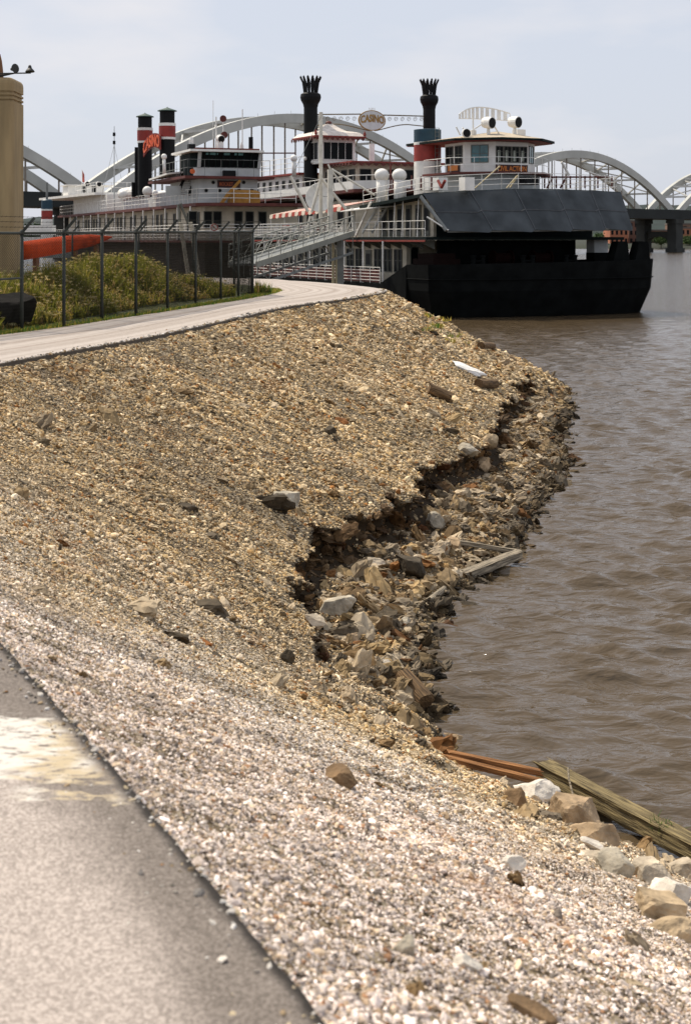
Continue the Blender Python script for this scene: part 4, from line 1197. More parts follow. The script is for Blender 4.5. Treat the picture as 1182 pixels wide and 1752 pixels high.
# hull: bow piece, sloping shoulder and low after body
hl = f1.onu(697, 453, -0.5).y
plan = [(-0.4, 1.6), (-0.5, -1.6), (0.6, -2.5), (5.0, -3.2), (9.0, -3.4), (13.5, -3.0), (16.5, -2.2), (17.35, -1.2), (17.4, 1.6)]
def inset(pl, d, dv): 
    cx_ = sum(p[0] for p in pl) / len(pl)
    return [(p[0] + (d if p[0] < cx_ else -d) * (1 if abs(p[0] - cx_) > 6 else .4), p[1] + dv * (1 if p[1] < 1 else 0)) for p in pl]
zt_ = [3.35, 3.4, 3.42, 3.5, 3.55, 3.6, 3.68, 3.7, 3.7]
h = MB()
n = len(plan)
rings = [[(x, y, z) for (x, y), z in zip(inset(plan, .8, .9), [-.6] * n)], [(x, y, z) for (x, y), z in zip(inset(plan, .62, .6), [.1] * n)],
         [(x, y, z) for (x, y), z in zip(inset(plan, .12, .12), [1.7] * n)], [(x, y, z) for (x, y), z in zip(plan, zt_)],
         [(x, y, z) for (x, y), z in zip(inset(plan, .12, .12), [z_ - .002 for z_ in zt_])], [(x, y, z) for (x, y), z in zip(inset(plan, .14, .14), [z_ - .35 for z_ in zt_])]]
vs = [p for r_ in rings for p in r_]
fs = [(k * n + i, k * n + (i + 1) % n, (k + 1) * n + (i + 1) % n, (k + 1) * n + i) for k in range(len(rings) - 1) for i in range(n)]
fs += [tuple(range(n - 1, -1, -1)), tuple(5 * n + i for i in range(n))]
h.add(vs, fs)
h.prism([(-.4, 1.602), (17.4, 1.602), (17.4, 5.5), (-.4, 5.5)], -.6, [3.33, 3.68, 2.0, 2.0])
h.box(-.4, 17.4, 5.502, 31, -.6, 2.0)
h.build('hull', hullm, B1)
# rub rails
q = MB()
q.line([(p[0], p[1] - .02, 2.45) for p in inset(plan, .05, 0)], .04, 6)
q.build('rub_rail', hullm, B1)
a_, b_ = f1.onv(1016, 440, .9), f1.onv(1040, 408, .9)
MB().box(a_.x, b_.x, .9, 1.9, 3.35, 4.1, 1).box(a_.x + .02, b_.x - .02, .92, 1.88, 4.102, b_.z, 0).build('deck_locker', [greyw, hullm], B1)
for (xa, xb) in ((1086, 1112), (1049, 1077)):
    a_, b_ = f1.onv(xa, 441, -2.3), f1.onv(xb, 441, -2.3)
    zz = f1.onv(xa, 413, -2.3).z
    w_ = b_.x - a_.x
    MB().prism([(a_.x, -2.3), (b_.x, -2.3), (b_.x, -1.4), (a_.x, -1.4)], 3.35, 3.65).add(
        [(a_.x + .02, -2.3, 3.652), (b_.x - .02, -2.3, 3.652), (b_.x - .02, -1.4, 3.652), (a_.x + .02, -1.4, 3.652),
         (a_.x + w_ * .3, -2.25, zz), (b_.x - w_ * .12, -2.25, zz), (b_.x - w_ * .12, -1.5, zz), (a_.x + w_ * .3, -1.5, zz)],
        [(0, 1, 5, 4), (1, 2, 6, 5), (2, 3, 7, 6), (3, 0, 4, 7), (4, 5, 6, 7), (3, 2, 1, 0)]).build('tow_knee', hullm, B1)
# mooring bitts and winches in the shade of the bow
for u_, v_ in ((1.2, 0.2), (3.4, -1.2), (6.8, -1.8), (10.2, -1.7)):
    q = MB()
    for d in (-.35, .35): q.lathe([(.16, 0), (.16, .75), (.21, .78), (.21, .88)], 10, (u_ + d, v_, 3.1))
    q.tube((u_ - .35, v_, 3.6), (u_ + .35, v_, 3.6), .07, n=8)
    q.build('bitt', hullm, B1)
for u_ in (6.5, 9.6):
    q = MB().tube((u_ - .6, 1.0, 3.75), (u_ + .6, 1.0, 3.75), .38, n=14).tube((u_ - .72, 1, 3.75), (u_ - .6, 1, 3.75), .55, n=14).tube((u_ + .6, 1, 3.75), (u_ + .72, 1, 3.75), .55, n=14).box(u_ - .7, u_ + .7, .7, 1.5, 3.1, 3.3)
    q.build('winch', mat('winch maroon', (.016, .006, .005), .8, spec=.05), B1)
# red engine cover on the left shoulder
p = f1.onu(728, 440, .5); 
MB().prism([(.4, p.y - 1.2), (2.4, p.y - 1.2), (2.4, p.y + 1.6), (.4, p.y + 1.6)], 2.9, 3.75).prism([(.6, p.y - .9), (2.2, p.y - .9), (2.2, p.y + 1.3), (.6, p.y + 1.3)], 3.752, 4.1).build('engine_cover', mat('maroon cover', (.012, .006, .005), .8, spec=.05), B1)
# main deck house
MB().box(2.4, 13.4, 2.4, 2.55, 2.9, 4.976).build('bow_shade_panel', hullm, B1)  # black sheet standing in for the shade under the bow overhang
MB().box(1.4, 12.5, 5.0, 29.5, 2.0, 4.92).build('main_deckhouse', cream, B1)
MB().box(12.502, 14.0, 9.5, 20, 2.0, 4.9).build('side_cabin', white, B1)
k = 0
for v_ in np.arange(6.2, 29, 1.55):
    k += 1
    if k % 4 == 0:
        q = MB().box(1.33, 1.40, v_ - .5, v_ + .5, 2.15, 4.25, 0).box(1.31, 1.345, v_ - .32, v_ + .32, 3.2, 4.0, 1)
        q.build('door', [frame_m, glass], B1)
    else:
        for d in (-.33, .33): window(B1, (1.4, v_ + d, 3.55), Yv, .46, 1.5, (-1, 0, 0), rows_=2)
for v_ in np.arange(5.4, 30, 3.1): MB().tube((-.2, v_, 2.0), (-.2, v_, 4.9), .06, n=8).build('deck_post', white, B1)
window(B1, (2.0, 5.0, 3.9), X, .5, 1.1, (0, -1, 0))
railing(B1, [(-.32, 5.6, 2.0), (-.32, 30, 2.0)], 1.1, 5, 1.55, white, .022, 'main_deck_railing', .026)
MB().box(-.30, -.27, 5.7, 30, 2.08, 2.95).build('bulwark_panel', redd, B1)
# second deck
MB().box(0, 15.5, -.4, 30.5, 4.98, 5.18).build('second_deck', dgreen, B1)
MB().box(-.03, .02, -.3, 30.4, 4.86, 4.975).build('fascia', redm, B1)
for v_ in np.arange(1, 30, 1.6): q = MB().add([(0.03, v_ - .05, 4.97), (0.03, v_ + .05, 4.97), (1.39, v_ + .05, 4.97), (1.39, v_ - .05, 4.97), (1.39, v_ - .05, 4.35), (1.39, v_ + .05, 4.35)], [(0, 1, 2, 3), (3, 2, 5, 4), (0, 4, 5, 1), (0, 3, 4), (1, 5, 2)]); q.build('deck_bracket', frame_m, B1)
MB().box(1.8, 14.1, 1.40, 1.495, 5.182, 7.69).build('screen_shade_panel', dgreen, B1)  # dark sheet added for the shade behind the bow screen
MB().box(1.6, 14.2, 1.5, 9.5, 5.18, 7.7).build('second_deckhouse', cream, B1)
for v_ in (2.4, 3.6, 5.0, 6.3, 7.6, 8.7):
    MB().box(1.53, 1.6, v_ - .40, v_ + .40, 5.25, 7.35, 0).box(1.51, 1.535, v_ - .28, v_ + .28, 5.6, 7.1, 1).build('door', [frame_m, glass], B1)
railing(B1, [(0.05, -.2, 5.18), (0.05, 11.2, 5.18)], 1.05, 2, 1.0, white, .022, 'second_deck_railing', .022)
railing(B1, [(0.05, 12.4, 5.18), (0.05, 30, 5.18)], 1.1, 5, 1.0, white, .02, 'second_deck_railing', .022)
for v_ in (1.0, 3.2, 4.4, 6.8): MB().tube((.1, v_, 5.18), (.35, v_ + .25, 7.7), .03, n=6).build('stay_pole', white, B1)
# roof, lifting towards the bow
rp_ = [(0, 0), (2.5, -.7), (5.2, -1.2), (7.75, -1.4), (10.3, -1.2), (13.0, -.7), (15.5, 0), (15.5, 9.5), (8, 9.5), (0, 9.5)]
rz = [8.0, 8.15, 8.3, 8.36, 8.36, 8.34, 8.3, 7.9, 7.8, 7.4]
MB().prism(rp_, [z_ - .22 for z_ in rz], rz).build('upper_roof', dgreen, B1)
# bow screen: five bellying canvas panels, two rows
top = [Vector((p[0], p[1], z_ - .02)) for p, z_ in zip(rp_[:7], rz[:7])]
def along(pl, u):
    ls = [(b - a).length for a, b in zip(pl[:-1], pl[1:])]; t_ = u * sum(ls)
    for a, b, l_ in zip(pl[:-1], pl[1:], ls):
        if t_ <= l_ + 1e-6: return a.lerp(b, min(1, t_ / l_))
        t_ -= l_
    return pl[-1]
bot = [Vector((p.x * .925 + .9, p.y - 1.75, 5.58 + .012 * p.x)) for p in top]
scr = thing; vs = []; fs = []
NU, NV = 5 * 8, 12
for j in range(NV + 1):
    for i in range(NU + 1):
        u = i / NU; w_ = j / NV
        p = along(top, u).lerp(along(bot, u), w_)
        bl = abs(math.sin(math.pi * (u * 5 % 1))) ** .7 * abs(math.sin(math.pi * (w_ * 2 % 1))) ** .6
        skew = (u * 5 % 1)
        p = p + Vector((0, -.6, -.45)) * (.10 * bl + .42 * skew * (.35 + .65 * w_))
        vs.append(p)
for j in range(NV):
    for i in range(NU): fs.append((j * (NU + 1) + i, j * (NU + 1) + i + 1, (j + 1) * (NU + 1) + i + 1, (j + 1) * (NU + 1) + i))
m0 = len(vs)
vs += [Vector(p) + Vector((0, .09, .05)) for p in vs[:m0]]
fs += [tuple(m0 + i for i in reversed(f)) for f in fs[:NU * NV]]
def brd(ids):
    for a, b in zip(ids[:-1], ids[1:]): fs.append((a, b, m0 + b, m0 + a))
brd(list(range(NU + 1))); brd([NV * (NU + 1) + i for i in range(NU + 1)]); brd([j * (NU + 1) for j in range(NV + 1)]); brd([j * (NU + 1) + NU for j in range(NV + 1)])
sc_o = MB().add(vs, fs).build('bow_screen', canvas, B1, smooth=False)
q = MB()
for k in range(6):
    u = k / 5; q.tube(along(top, u) + Vector((0, .25, -.1)), along(bot, u) + Vector((0, .2, -.05)), .05, n=6)
for u0 in range(5): q.tube(along(bot, u0 / 5) + Vector((0, .12, -.08)), along(bot, (u0 + 1) / 5) + Vector((0, .12, -.08)), .06, n=6)
q.tube(along(top, 0) + Vector((-.1, .1, -.2)), along(bot, 0) + Vector((-.08, .1, 0)), .13, n=8)
q.build('screen_frame', greyst, sc_o)
q = MB()
for k in range(1, 5):
    ids = [vs[j * (NU + 1) + 8 * k] for j in range(NV + 1)]
    for a_, b_ in zip(ids[:-1], ids[1:]): q.beam(a_ + Vector((0, -.03, 0)), b_ + Vector((0, -.03, 0)), .06, .03)
ids = [vs[(NV // 2) * (NU + 1) + i] for i in range(NU + 1)]
for a_, b_ in zip(ids[:-1], ids[1:]): q.beam(a_ + Vector((0, -.03, 0)), b_ + Vector((0, -.03, 0)), .05, .06)
q.build('seam_shading', mat('seam shading grey', (.095, .10, .108), .8), sc_o)  # lighter strips paint the soft shading along the panel seams
MB().tube(f1.onu(730, 371, -.1), bot[0] + Vector((0, 0, .02)), .05, n=6).build('screen_strut', white, sc_o)
# texas deck + pilothouse
ph = [(6.4, 8.6), (6.4, 5.8), (8.0, 4.3), (10.6, 4.3), (12.2, 5.8), (12.2, 8.6)]
MB().prism([(6.1, 9.0), (6.1, 5.6), (7.9, 3.9), (10.8, 3.9), (12.5, 5.6), (12.5, 9.0)], 8.0, 9.55).build('texas_house', greyw, B1)
MB().prism([(4.9, 9.3), (4.9, 5.2), (7.4, 2.9), (11.2, 2.9), (13.2, 5.2), (13.2, 9.3)], 9.552, 9.70).build('bridge_deck', redd, B1)
phz0, phz1 = 9.702, 11.85
ph_o = MB().prism(ph, phz0, phz1).build('pilothouse', white, B1)
def wall_win(a, b, us, w_, z0, z1, g, cols=2, rows_=2):
    a, b = Vector((*a, 0)), Vector((*b, 0)); d = (b - a).normalized(); no = Vector((d.y, -d.x, 0))
    for u in us: window(ph_o, a + (b - a) * u + Vector((0, 0, (z0 + z1) / 2)), d, w_, z1 - z0, no, g, cols, rows_)
wall_win(ph[0], ph[1], (.25, .72), .95, 10.45, 11.6, glass)
wall_win(ph[1], ph[2], (.5,), 1.15, 10.45, 11.6, tealg, 2, 2)
wall_win(ph[2], ph[3], (.13, .38, .63, .88), .50, 10.45, 11.5, glass, 2, 3)
wall_win(ph[3], ph[4], (.5,), 1.1, 10.45, 11.6, tealg, 2, 1)
# light blinds glimpsed inside the front panes
for u_ in (8.35, 8.98, 9.62, 10.28):
    MB().box(u_ - .16, u_ + .06, 4.268, 4.272, 10.5, 11.25).build('blind', mat('window blind', (.42, .45, .38), .7), ph_o)
ro = [(5.0, 12.0), (5.2, 5.2), (7.6, 2.9), (11.0, 2.9), (13.5, 5.2), (13.5, 10.5)]
MB().prism([(a_[0] + (.12 if a_[0] < 9 else -.12), a_[1] + .12) for a_ in ro], 11.852, 11.90, 0).prism(ro, 11.902, 12.06, 1).add(
    [(p[0], p[1], 12.062) for p in ro] + [(9.2, 6.0, 12.72)], [(i, (i + 1) % 6, 6) for i in range(6)], 2).build('pilothouse_roof', [redm, dgreen, roofm], B1)
nb = MB().box(8.02, 10.6, 4.2, 4.26, 9.71, 10.25).build('nameboard', boardm, B1)
lettering('CIVIL ACTION', (9.3, 4.19, 9.98), X, Zv, 2.35, .36, orange, nb, offset=.012)
nb = MB().box(6.32, 6.36, 6.4, 8.2, 9.78, 10.4).build('side_nameboard', boardm, B1)
MB().box(6.30, 6.318, 6.6, 8.0, 9.9, 10.28).build('gold_strip', orange, nb)
for (x_, y_, u_, aim, r_) in ((797, 228, 0, (-.1, -1, 0), .32), (835, 210, 0, (.35, -1, -.1), .42), (880, 209, 0, (.35, -1, -.1), .42)):
    c = f1.onv(x_, y_, 5.0); searchlight(B1, c, aim, r_, .85 if r_ > .4 else .3, foot=c.z - 12.1)
# curved slatted antenna
q = MB(); c0 = f1.onv(785, 203, 6.2); c1 = f1.onv(872, 200, 6.2); tp_ = f1.onv(835, 183, 6.2).z
pa = []; pb = []
for i in range(23):
    u = i / 22; x_ = c0.x + (c1.x - c0.x) * u; s_ = math.sin(math.pi * (.06 + u * .80))
    zl = c0.z + .12 * math.sin(math.pi * u); zh = c0.z + .05 + (tp_ - c0.z) * s_ ** .8
    y_ = 6.2 + .9 * math.sin(math.pi * u)
    pa.append(Vector((x_, y_, zl))); pb.append(Vector((x_, y_, zh)))
    q.tube(pa[-1], pb[-1], .03, n=4)
q.line(pa, .03, 5); q.line(pb, .045, 5)
for i in range(22):
    if i % 2 == 0: q.add([pa[i] + Vector((0, -.01, 0)), pa[i + 1] + Vector((0, -.01, 0)), pb[i + 1] + Vector((0, -.01, 0)), pb[i] + Vector((0, -.01, 0)), pa[i] + Vector((0, .01, 0)), pa[i + 1] + Vector((0, .01, 0)), pb[i + 1] + Vector((0, .01, 0)), pb[i] + Vector((0, .01, 0))], [(0, 1, 2, 3), (7, 6, 5, 4)])
q.tube(f1.onv(809, 232, 6.2), f1.onv(809, 196, 6.2), .05, n=6)
q.build('slatted_antenna', white, B1)
q = MB()
for (a_, b_) in (((780, 217), (787, 231)), ((791, 218), (796, 226)), ((806, 224), (826, 211)), ((842, 211), (852, 227))): q.tube(f1.onv(*a_, 5.2), f1.onv(*b_, 5.2), .05, n=6)
q.build('roof_strut', white, B1)
for (x0_, x1_, y0_, y1_) in ((804, 812, 223, 232), (882, 896, 222, 232), (846, 870, 228, 234)):
    a_ = f1.onv(x0_, y1_, 6.4); b_ = f1.onv(x1_, y0_, 6.4)
    MB().box(a_.x, b_.x, 6.2, 6.9, 12.2, max(b_.z, 12.3)).build('roof_box', white if x0_ != 846 else roofm, B1)
# pilothouse railing, boom
railing(B1, [(5.0, 9.2, 9.7), (5.0, 5.3, 9.7), (7.45, 3.0, 9.7), (11.15, 3.0, 9.7), (13.1, 5.3, 9.7)], 1.0, 2, 2.2, white, .022, 'pilothouse_railing', .022)
railing(B1, [(.2, 9.3, 7.42), (.2, .2, 8.0), (2.6, -.5, 8.15), (5.3, -1.0, 8.3), (7.75, -1.2, 8.36), (10.3, -1.0, 8.36), (12.9, -.5, 8.34), (15.3, .2, 8.3), (15.3, 9, 7.9)], 1.05, 3, 1.3, white, .02, 'roof_railing', .022)
q = MB()
for (a_, b_) in (((812, 322), (855, 284)), ((866, 322), (884, 301)), ((872, 321), (886, 300))): q.tube(f1.onv(*a_, .5), f1.onv(*b_, .5), .045, n=6)
q.build('bow_boom', mat('boom buff', (.62, .50, .28), .6), B1)
a_, b_ = f1.onv(897, 316, 2.2), f1.onv(918, 303, 2.2)
MB().box(a_.x, b_.x, 2.0, 3.0, a_.z, b_.z).build('locker', stackb, B1)
# posts, frames and seats on the open roof to the right of the pilothouse
q = MB()
for x_ in (931, 951, 975, 1000, 1022, 1035, 1046): q.tube(f1.onv(x_, 322, 4.0), f1.onv(x_, 301, 4.0), .06, n=6)
for a_, b_ in ((925, 960), (950, 1040)): q.tube(f1.onv(a_, 303, 4.0), f1.onv(b_, 303, 4.0), .07, n=6)
for x_ in (935, 958): q.tube(f1.onv(x_, 322, 4.1), f1.onv(x_ + 10, 303, 4.1), .07, n=6)
q.build('canopy_frame', redd, B1)
q = MB()
for x_ in (927, 948, 966, 990, 1010, 1034, 1050, 1062): q.tube(f1.onv(x_, 326, 7.0), f1.onv(x_, 270 + (x_ - 927) * .27, 7.0), .035, n=5)
q.tube(f1.onv(960, 277, 7), f1.onv(973, 300, 7), .09, n=6)
q.tube(f1.onv(1000, 292, 7), f1.onv(1060, 312, 7), .05, n=6)
q.build('rigging_post', white, B1)
for x_, y_ in ((700, 313), (815, 316), (930, 318)):
    pass
for (x_, y_) in ((757, 314), (756, 314)):
    pass
# life ring hung by the funnel, V-shaped red stay
q = MB(); q.line([f1.onu(749, 309, 1.0), f1.onu(755, 321, 1.0), f1.onu(761, 309, 1.0)], .10, 6); q.build('red_fender', redm, B1)
# funnel
fc = f1.at(731, 260, 104)
q = MB().lathe([(.99, 7.5), (.99, 10.7), (1.0, 10.702), (1.0, 11.9), (1.01, 11.902), (1.01, 12.1), (1.0, 12.102), (1.0, 13.02), (.86, 13.05), (.86, 12.7)], 32, (fc.x, fc.y, 0), ms=[0, 0, 1, 1, 0, 0, 2, 2, 3])
fo_ = q.build('funnel', [white, funred, funblu, stackb], B1, smooth=False)
q = MB()
for d in (-.16, .16): q.tube((fc.x + .25 + d, fc.y - 1.02, 9), (fc.x + .25 + d, fc.y - 1.02, 13.1), .022, n=5)
for z_ in np.arange(9.2, 13.1, .3): q.tube((fc.x + .09, fc.y - 1.02, z_), (fc.x + .41, fc.y - 1.02, z_), .016, n=4)
q.build('ladder', greyst, fo_)
# life-raft domes on pedestals
for (x_, y_, r_) in ((653, 300, 12.5), (683, 300, 12)):
    c = f1.onu(x_, y_, 1.6); rr = r_ * 96 / F * 1.08
    m_ = MB().sphere(c, rr, 20, .92).lathe([(rr * .75, -1.9), (rr * .72, -rr * .5)], 16, c)
    m_.build('dome', white, B1, smooth=True)
q = MB()
for (a_, b_) in (((672, 298), (672, 330)), ((668, 280), (668, 330)), ((704, 300), (704, 326)), ((720, 302), (720, 325)), ((738, 302), (738, 325))): q.tube(f1.onu(*a_, 1.4), f1.onu(*b_, 1.4), .06, n=6)
q.build('roof_post', redd, B1)
q = MB()
for x_ in (712, 728, 745, 790): 
    a_ = f1.onu(x_, 318, 2.2); q.box(a_.x, a_.x + .7, a_.y - .4, a_.y + .4, a_.z - .3, a_.z + .55)
q.build('deck_box', white, B1)
# stairs, white canopy over them, hung side lifebuoy
staircase(B1, f1.onu(628, 398, .9), f1.onu(656, 350, .9), .8, (1, .1, 0), 9, greyw)
a_ = f1.onu(590, 353, .1); b_ = f1.onu(646, 349, .1)
MB().prism([(-.3, b_.y), (1.5, b_.y), (1.5, a_.y), (-.3, a_.y)], [7.15, 7.3, 7.3, 7.0], [7.22, 7.38, 7.38, 7.06]).build('stair_canopy', white, B1)
q = MB(); q.beam(f1.onu(634, 346, -.05), f1.onu(608, 405, -.05), .12, .12); q.beam(f1.onu(602, 356, 0.02), f1.onu(606, 400, 0.02), .22, .1); q.build('canopy_post', white, B1)
# open after part of the second deck: striped awning with tables and chairs below
aw = thing('striped_awning', 'red and white striped scalloped awning over the open side deck', 'awning', f1.o, f1.t)
va = f1.onu(462, 372, .6).y; vb = f1.onu(590, 362, .6).y
q = MB()
ns2 = 22
zl0, zl1 = f1.onu(462, 368, .6).z, f1.onu(590, 353, .6).z
for i in range(ns2):
    t0, t1 = i / ns2, (i + 1) / ns2
    y0, y1 = va + (vb - va) * t0, va + (vb - va) * t1
    z0, z1 = zl0 + (zl1 - zl0) * t0, zl0 + (zl1 - zl0) * t1
    k = i % 2
    q.add([(.6, y0, z0), (.6, y1, z1), (3.2, y1, z1 + .5), (3.2, y0, z0 + .5), (.6, y0, z0 + .02), (.6, y1, z1 + .02), (3.2, y1, z1 + .52), (3.2, y0, z0 + .52)], [(0, 1, 2, 3), (7, 6, 5, 4), (0, 4, 5, 1), (2, 6, 7, 3)], k)
    ym, zm = (y0 + y1) / 2, (z0 + z1) / 2
    hh = .36
    q.add([(.59, y0, z0), (.59, y1, z1), (.55, y1, z1 - hh * .75), (.54, ym, zm - hh), (.55, y0, z0 - hh * .75), (.62, y0, z0), (.62, y1, z1), (.58, y1, z1 - hh * .75), (.57, ym, zm - hh), (.58, y0, z0 - hh * .75)],
          [(0, 1, 2, 3, 4), (9, 8, 7, 6, 5), (0, 5, 6, 1), (2, 7, 8, 3), (3, 8, 9, 4)], k)
cloth = q.build('cloth', [mat('awning white', (.72, .63, .52), .8), mat('awning red', (.36, .045, .03), .8)], aw)
for t0 in (0, .2, .4, .6, .8, 1.0):
    y0 = va + (vb - va) * t0; z0 = zl0 + (zl1 - zl0) * t0
    MB().tube((.68, y0, 5.18), (.68, y0, z0 - .02), .03, n=6).build('pole', white, aw)
random.seed(3)
for i in range(9):
    v_ = 14.0 + i * 1.7
    ch = thing('deck_chair', 'small white chair behind the side deck railing under the striped awning', 'chair', f1.o + f1.b * (1.0 + random.uniform(-.2, .5)) + f1.a * v_ + Vector((0, 0, 5.18)), f1.t + random.uniform(-.4, .4), 'white chairs on the open side deck')
    MB().box(-.24, .24, -.24, .24, .40, .45).build('seat', white, ch)
    MB().obox((0, .25, .68), (.24, 0, 0), (0, .03, 0), (0, .05, .25)).build('backrest', white, ch)
    for sx_ in (-1, 1):
        for sy_ in (-1, 1): MB().tube((sx_ * .21, sy_ * .21, 0), (sx_ * .2, sy_ * .2, .40), .02, n=5).build('leg', white, ch)
for x_, y_, w2, col in ((484, 386, 15, redm), (507, 384, 10, redm), (545, 383, 20, redm)):
    c = f1.onu(x_, y_, 2.3); ww = w2 * .045
    tb = thing('bench', {484: 'red bench under the left end of the striped awning', 507: 'small red bench under the middle of the striped awning', 545: 'wide red bench under the crossed white poles'}[x_], 'bench', f1.o + f1.b * 2.3 + f1.a * c.y + Vector((0, 0, 5.18)), f1.t, 'red benches under the striped awning')
    MB().box(-.3, .3, -ww, ww, .42, .48).build('seat', col, tb); MB().box(.28, .34, -ww, ww, .5, 1.05).build('backrest', col, tb)
    for s_ in (-1, 1): MB().box(-.26, .26, s_ * ww * .8 - .03, s_ * ww * .8 + .03, 0, .418).build('leg', greyst, tb)
# white wall at the after end of the open deck
MB().box(6.5, 14.5, 9.6, 13, 5.18, 7.2).build('after_deckhouse', cream, B1)
for v_ in (10.5, 12.1): window(B1, (6.5, v_, 6.3), Yv, .8, 1.1, (-1, 0, 0))

# ================================================================== gangway from the bank to the side deck
gw = thing('gangway', 'grey steel truss gangway rising from the bank to the riverboat side deck', 'gangway', (-4.5, 80, 0))
go_ = Vector(gw.location)
g1 = px(436, 446, 80.0); g2 = px(584, 399, 91.5)
g0 = g1 + (g1 - g2) * .12
dirg = (g2 - g0).normalized(); sd = Vector((dirg.y, -dirg.x, 0)).normalized()
g0 -= go_; g2 -= go_
deckm = MB().beam(g0, g2, 1.6, .12).build('deck', greyst, gw)
q = MB(); n = 9
for s_ in (-1, 1):
    o1 = sd * (s_ * .85)
    q.beam(g0 + o1, g2 + o1, .12, .34); q.beam(g0 + o1 + Zv * 1.1, g2 + o1 + Zv * 1.1, .07, .07)
    for k in (.35, .7): q.tube(g0 + o1 + Zv * 1.1 * k, g2 + o1 + Zv * 1.1 * k, .02, n=4)
    for k in range(n + 1):
        c = g0.lerp(g2, k / n) + o1; q.tube(c, c + Zv * 1.1, .03, n=5)
        if k < n:
            c2 = g0.lerp(g2, (k + 1) / n) + o1
            q.tube(c, c2 + Zv * 1.1, .025, n=5)
q.build('handrail', mat('gangway paint', (.27, .27, .23), .6, .1, 2), gw)
q = MB()
for s_ in (-1, 1):
    o1 = sd * (s_ * .8)
    l0 = g0 - Zv * 1.15 + o1; l2 = g2 - Zv * 1.25 + o1
    q.beam(l0, l2, .09, .14)
    for k in range(8):
        a_ = g0.lerp(g2, k / 8) + o1; b_ = l0.lerp(l2, (k + 1) / 8); q.tube(a_, b_, .035, n=5); q.tube(b_, g0.lerp(g2, (k + 1) / 8) + o1, .03, n=5)
q.build('lower_truss', greyst, gw)
c = px(582, 487, 90.8) - go_; t_ = px(582, 404, 90.8) - go_
MB().box(c.x - .22, c.x + .22, c.y - .22, c.y + .22, -.5, t_.z).build('support_post', greyst, gw)
c = px(570, 487, 90.4) - go_
MB().tube((c.x, c.y, 0), (c.x, c.y, t_.z), .09, n=8).tube((c.x + .2, c.y, 1.2), (c.x + .2, c.y, 4.0), .06, n=8).build('guide_pipe', mat('guide pipe', (.42, .36, .22), .6), gw)

# ================================================================== hoist of white poles with satellite dish
hp = thing('pole_hoist', 'white hoist of slanted poles and two masts above the striped awning', 'hoist', px(549, 395, 100))
ho = Vector(hp.location); ho.z = 0; hp.location = ho
def pole(name, a_, b_, Y, r_): MB().tube(px(*a_, Y) - ho, px(*b_, Y) - ho, r_, n=8).build(name, mat('hoist white', (.72, .68, .58), .5, .1), hp)
pole('mast', (549, 192), (549, 392), 100, .13)
pole('mast', (565, 290), (565, 402), 98, .20)
for a_, b_, r_ in (((497, 301), (527, 362), .11), ((549, 307), (533, 363), .10), ((551, 306), (569, 330), .10), ((569, 330), (591, 357), .11), ((567, 289), (641, 334), .07), ((567, 291), (594, 328), .07), ((531, 370), (526, 392), .08), ((533, 370), (539, 390), .08), ((565, 289), (561, 281), .06)):
    pole('slanted_pole', a_, b_, 99, r_)
q = MB()
for a_, b_ in (((549, 200), (500, 300)), ((565, 290), (566, 330)), ((567, 291), (573, 330)), ((566, 291), (560, 330)), ((549, 307), (497, 301))): q.tube(px(*a_, 99) - ho, px(*b_, 99) - ho, .018, n=4)
q.build('cable', greyst, hp)
dc = px(548, 338, 103)
ds = thing('satellite_dish', 'large round grey white dish behind the slanted hoist poles', 'dish', (dc.x, dc.y, 0))
q = MB(); ax = Vector((-.25, -1, .12)).normalized(); qq = ax.to_track_quat('Z', 'Y')
q.lathe([(.1, 0), (.55, .03), (.9, .09), (1.06, .16), (1.07, .19), (1.03, .19), (.88, .115), (.5, .055), (.05, .03)], 36)
q.v = [tuple(Vector((0, 0, dc.z)) + qq @ Vector(v)) for v in q.v]
q.build('reflector', mat('dish white', (.82, .80, .74), .6, .08), ds, smooth=True)
q = MB().tube((0, .1, dc.z), (0, .35, 6.2), .10, n=8).tube((0, .35, 5.9), (0, .35, 8.0), .14, n=8)
q.build('dish_mount', greyst, ds)
q = MB(); tip = Vector((0, 0, dc.z)) + ax * .9
for a_ in (0, 120, 240): q.tube(tip, Vector((0, 0, dc.z)) + qq @ Vector((1.0 * math.cos(R(a_)), 1.0 * math.sin(R(a_)), .16)), .02, n=4)
q.build('feed_arm', greyst, ds)

# ================================================================== 2: the casino boat behind, with crown-topped chimneys
f2 = Frame((0.4, 107.0), 25)
B2 = thing('casino_riverboat', 'white casino riverboat with two black crown topped chimneys and a CASINO sign between them', 'riverboat', f2.o, f2.t)
MB().prism([(-.3, 0), (3, -4), (9, -4), (12.3, 0), (12.3, 55), (-.3, 55)], -.6, 2.2).build('hull', hullm, B2)
MB().box(1, 11, .5, 52, 2.2, 5.0).build('main_deckhouse', cream, B2)
MB().box(.8, 11.2, .5, 50, 5.0, 8.0).build('second_deckhouse', cream, B2)
for v_ in np.arange(1.5, 40, 2.0): window(B2, (.8, v_, 6.6), Yv, 1.0, 1.3, (-1, 0, 0))
MB().prism([(0, -.5), (2.5, -2.2), (9.5, -2.2), (12, -.5), (12, 52), (0, 52)], [8.55, 8.6, 8.6, 8.55, 7.9, 7.9], [8.8, 8.85, 8.85, 8.8, 8.1, 8.1]).build('hurricane_deck', redd, B2)
blk = MB()
p0, p1, p2 = Vector((0, 40, 8.1)), Vector((0, -.4, 8.8)), Vector((2.5, -2.1, 8.85))
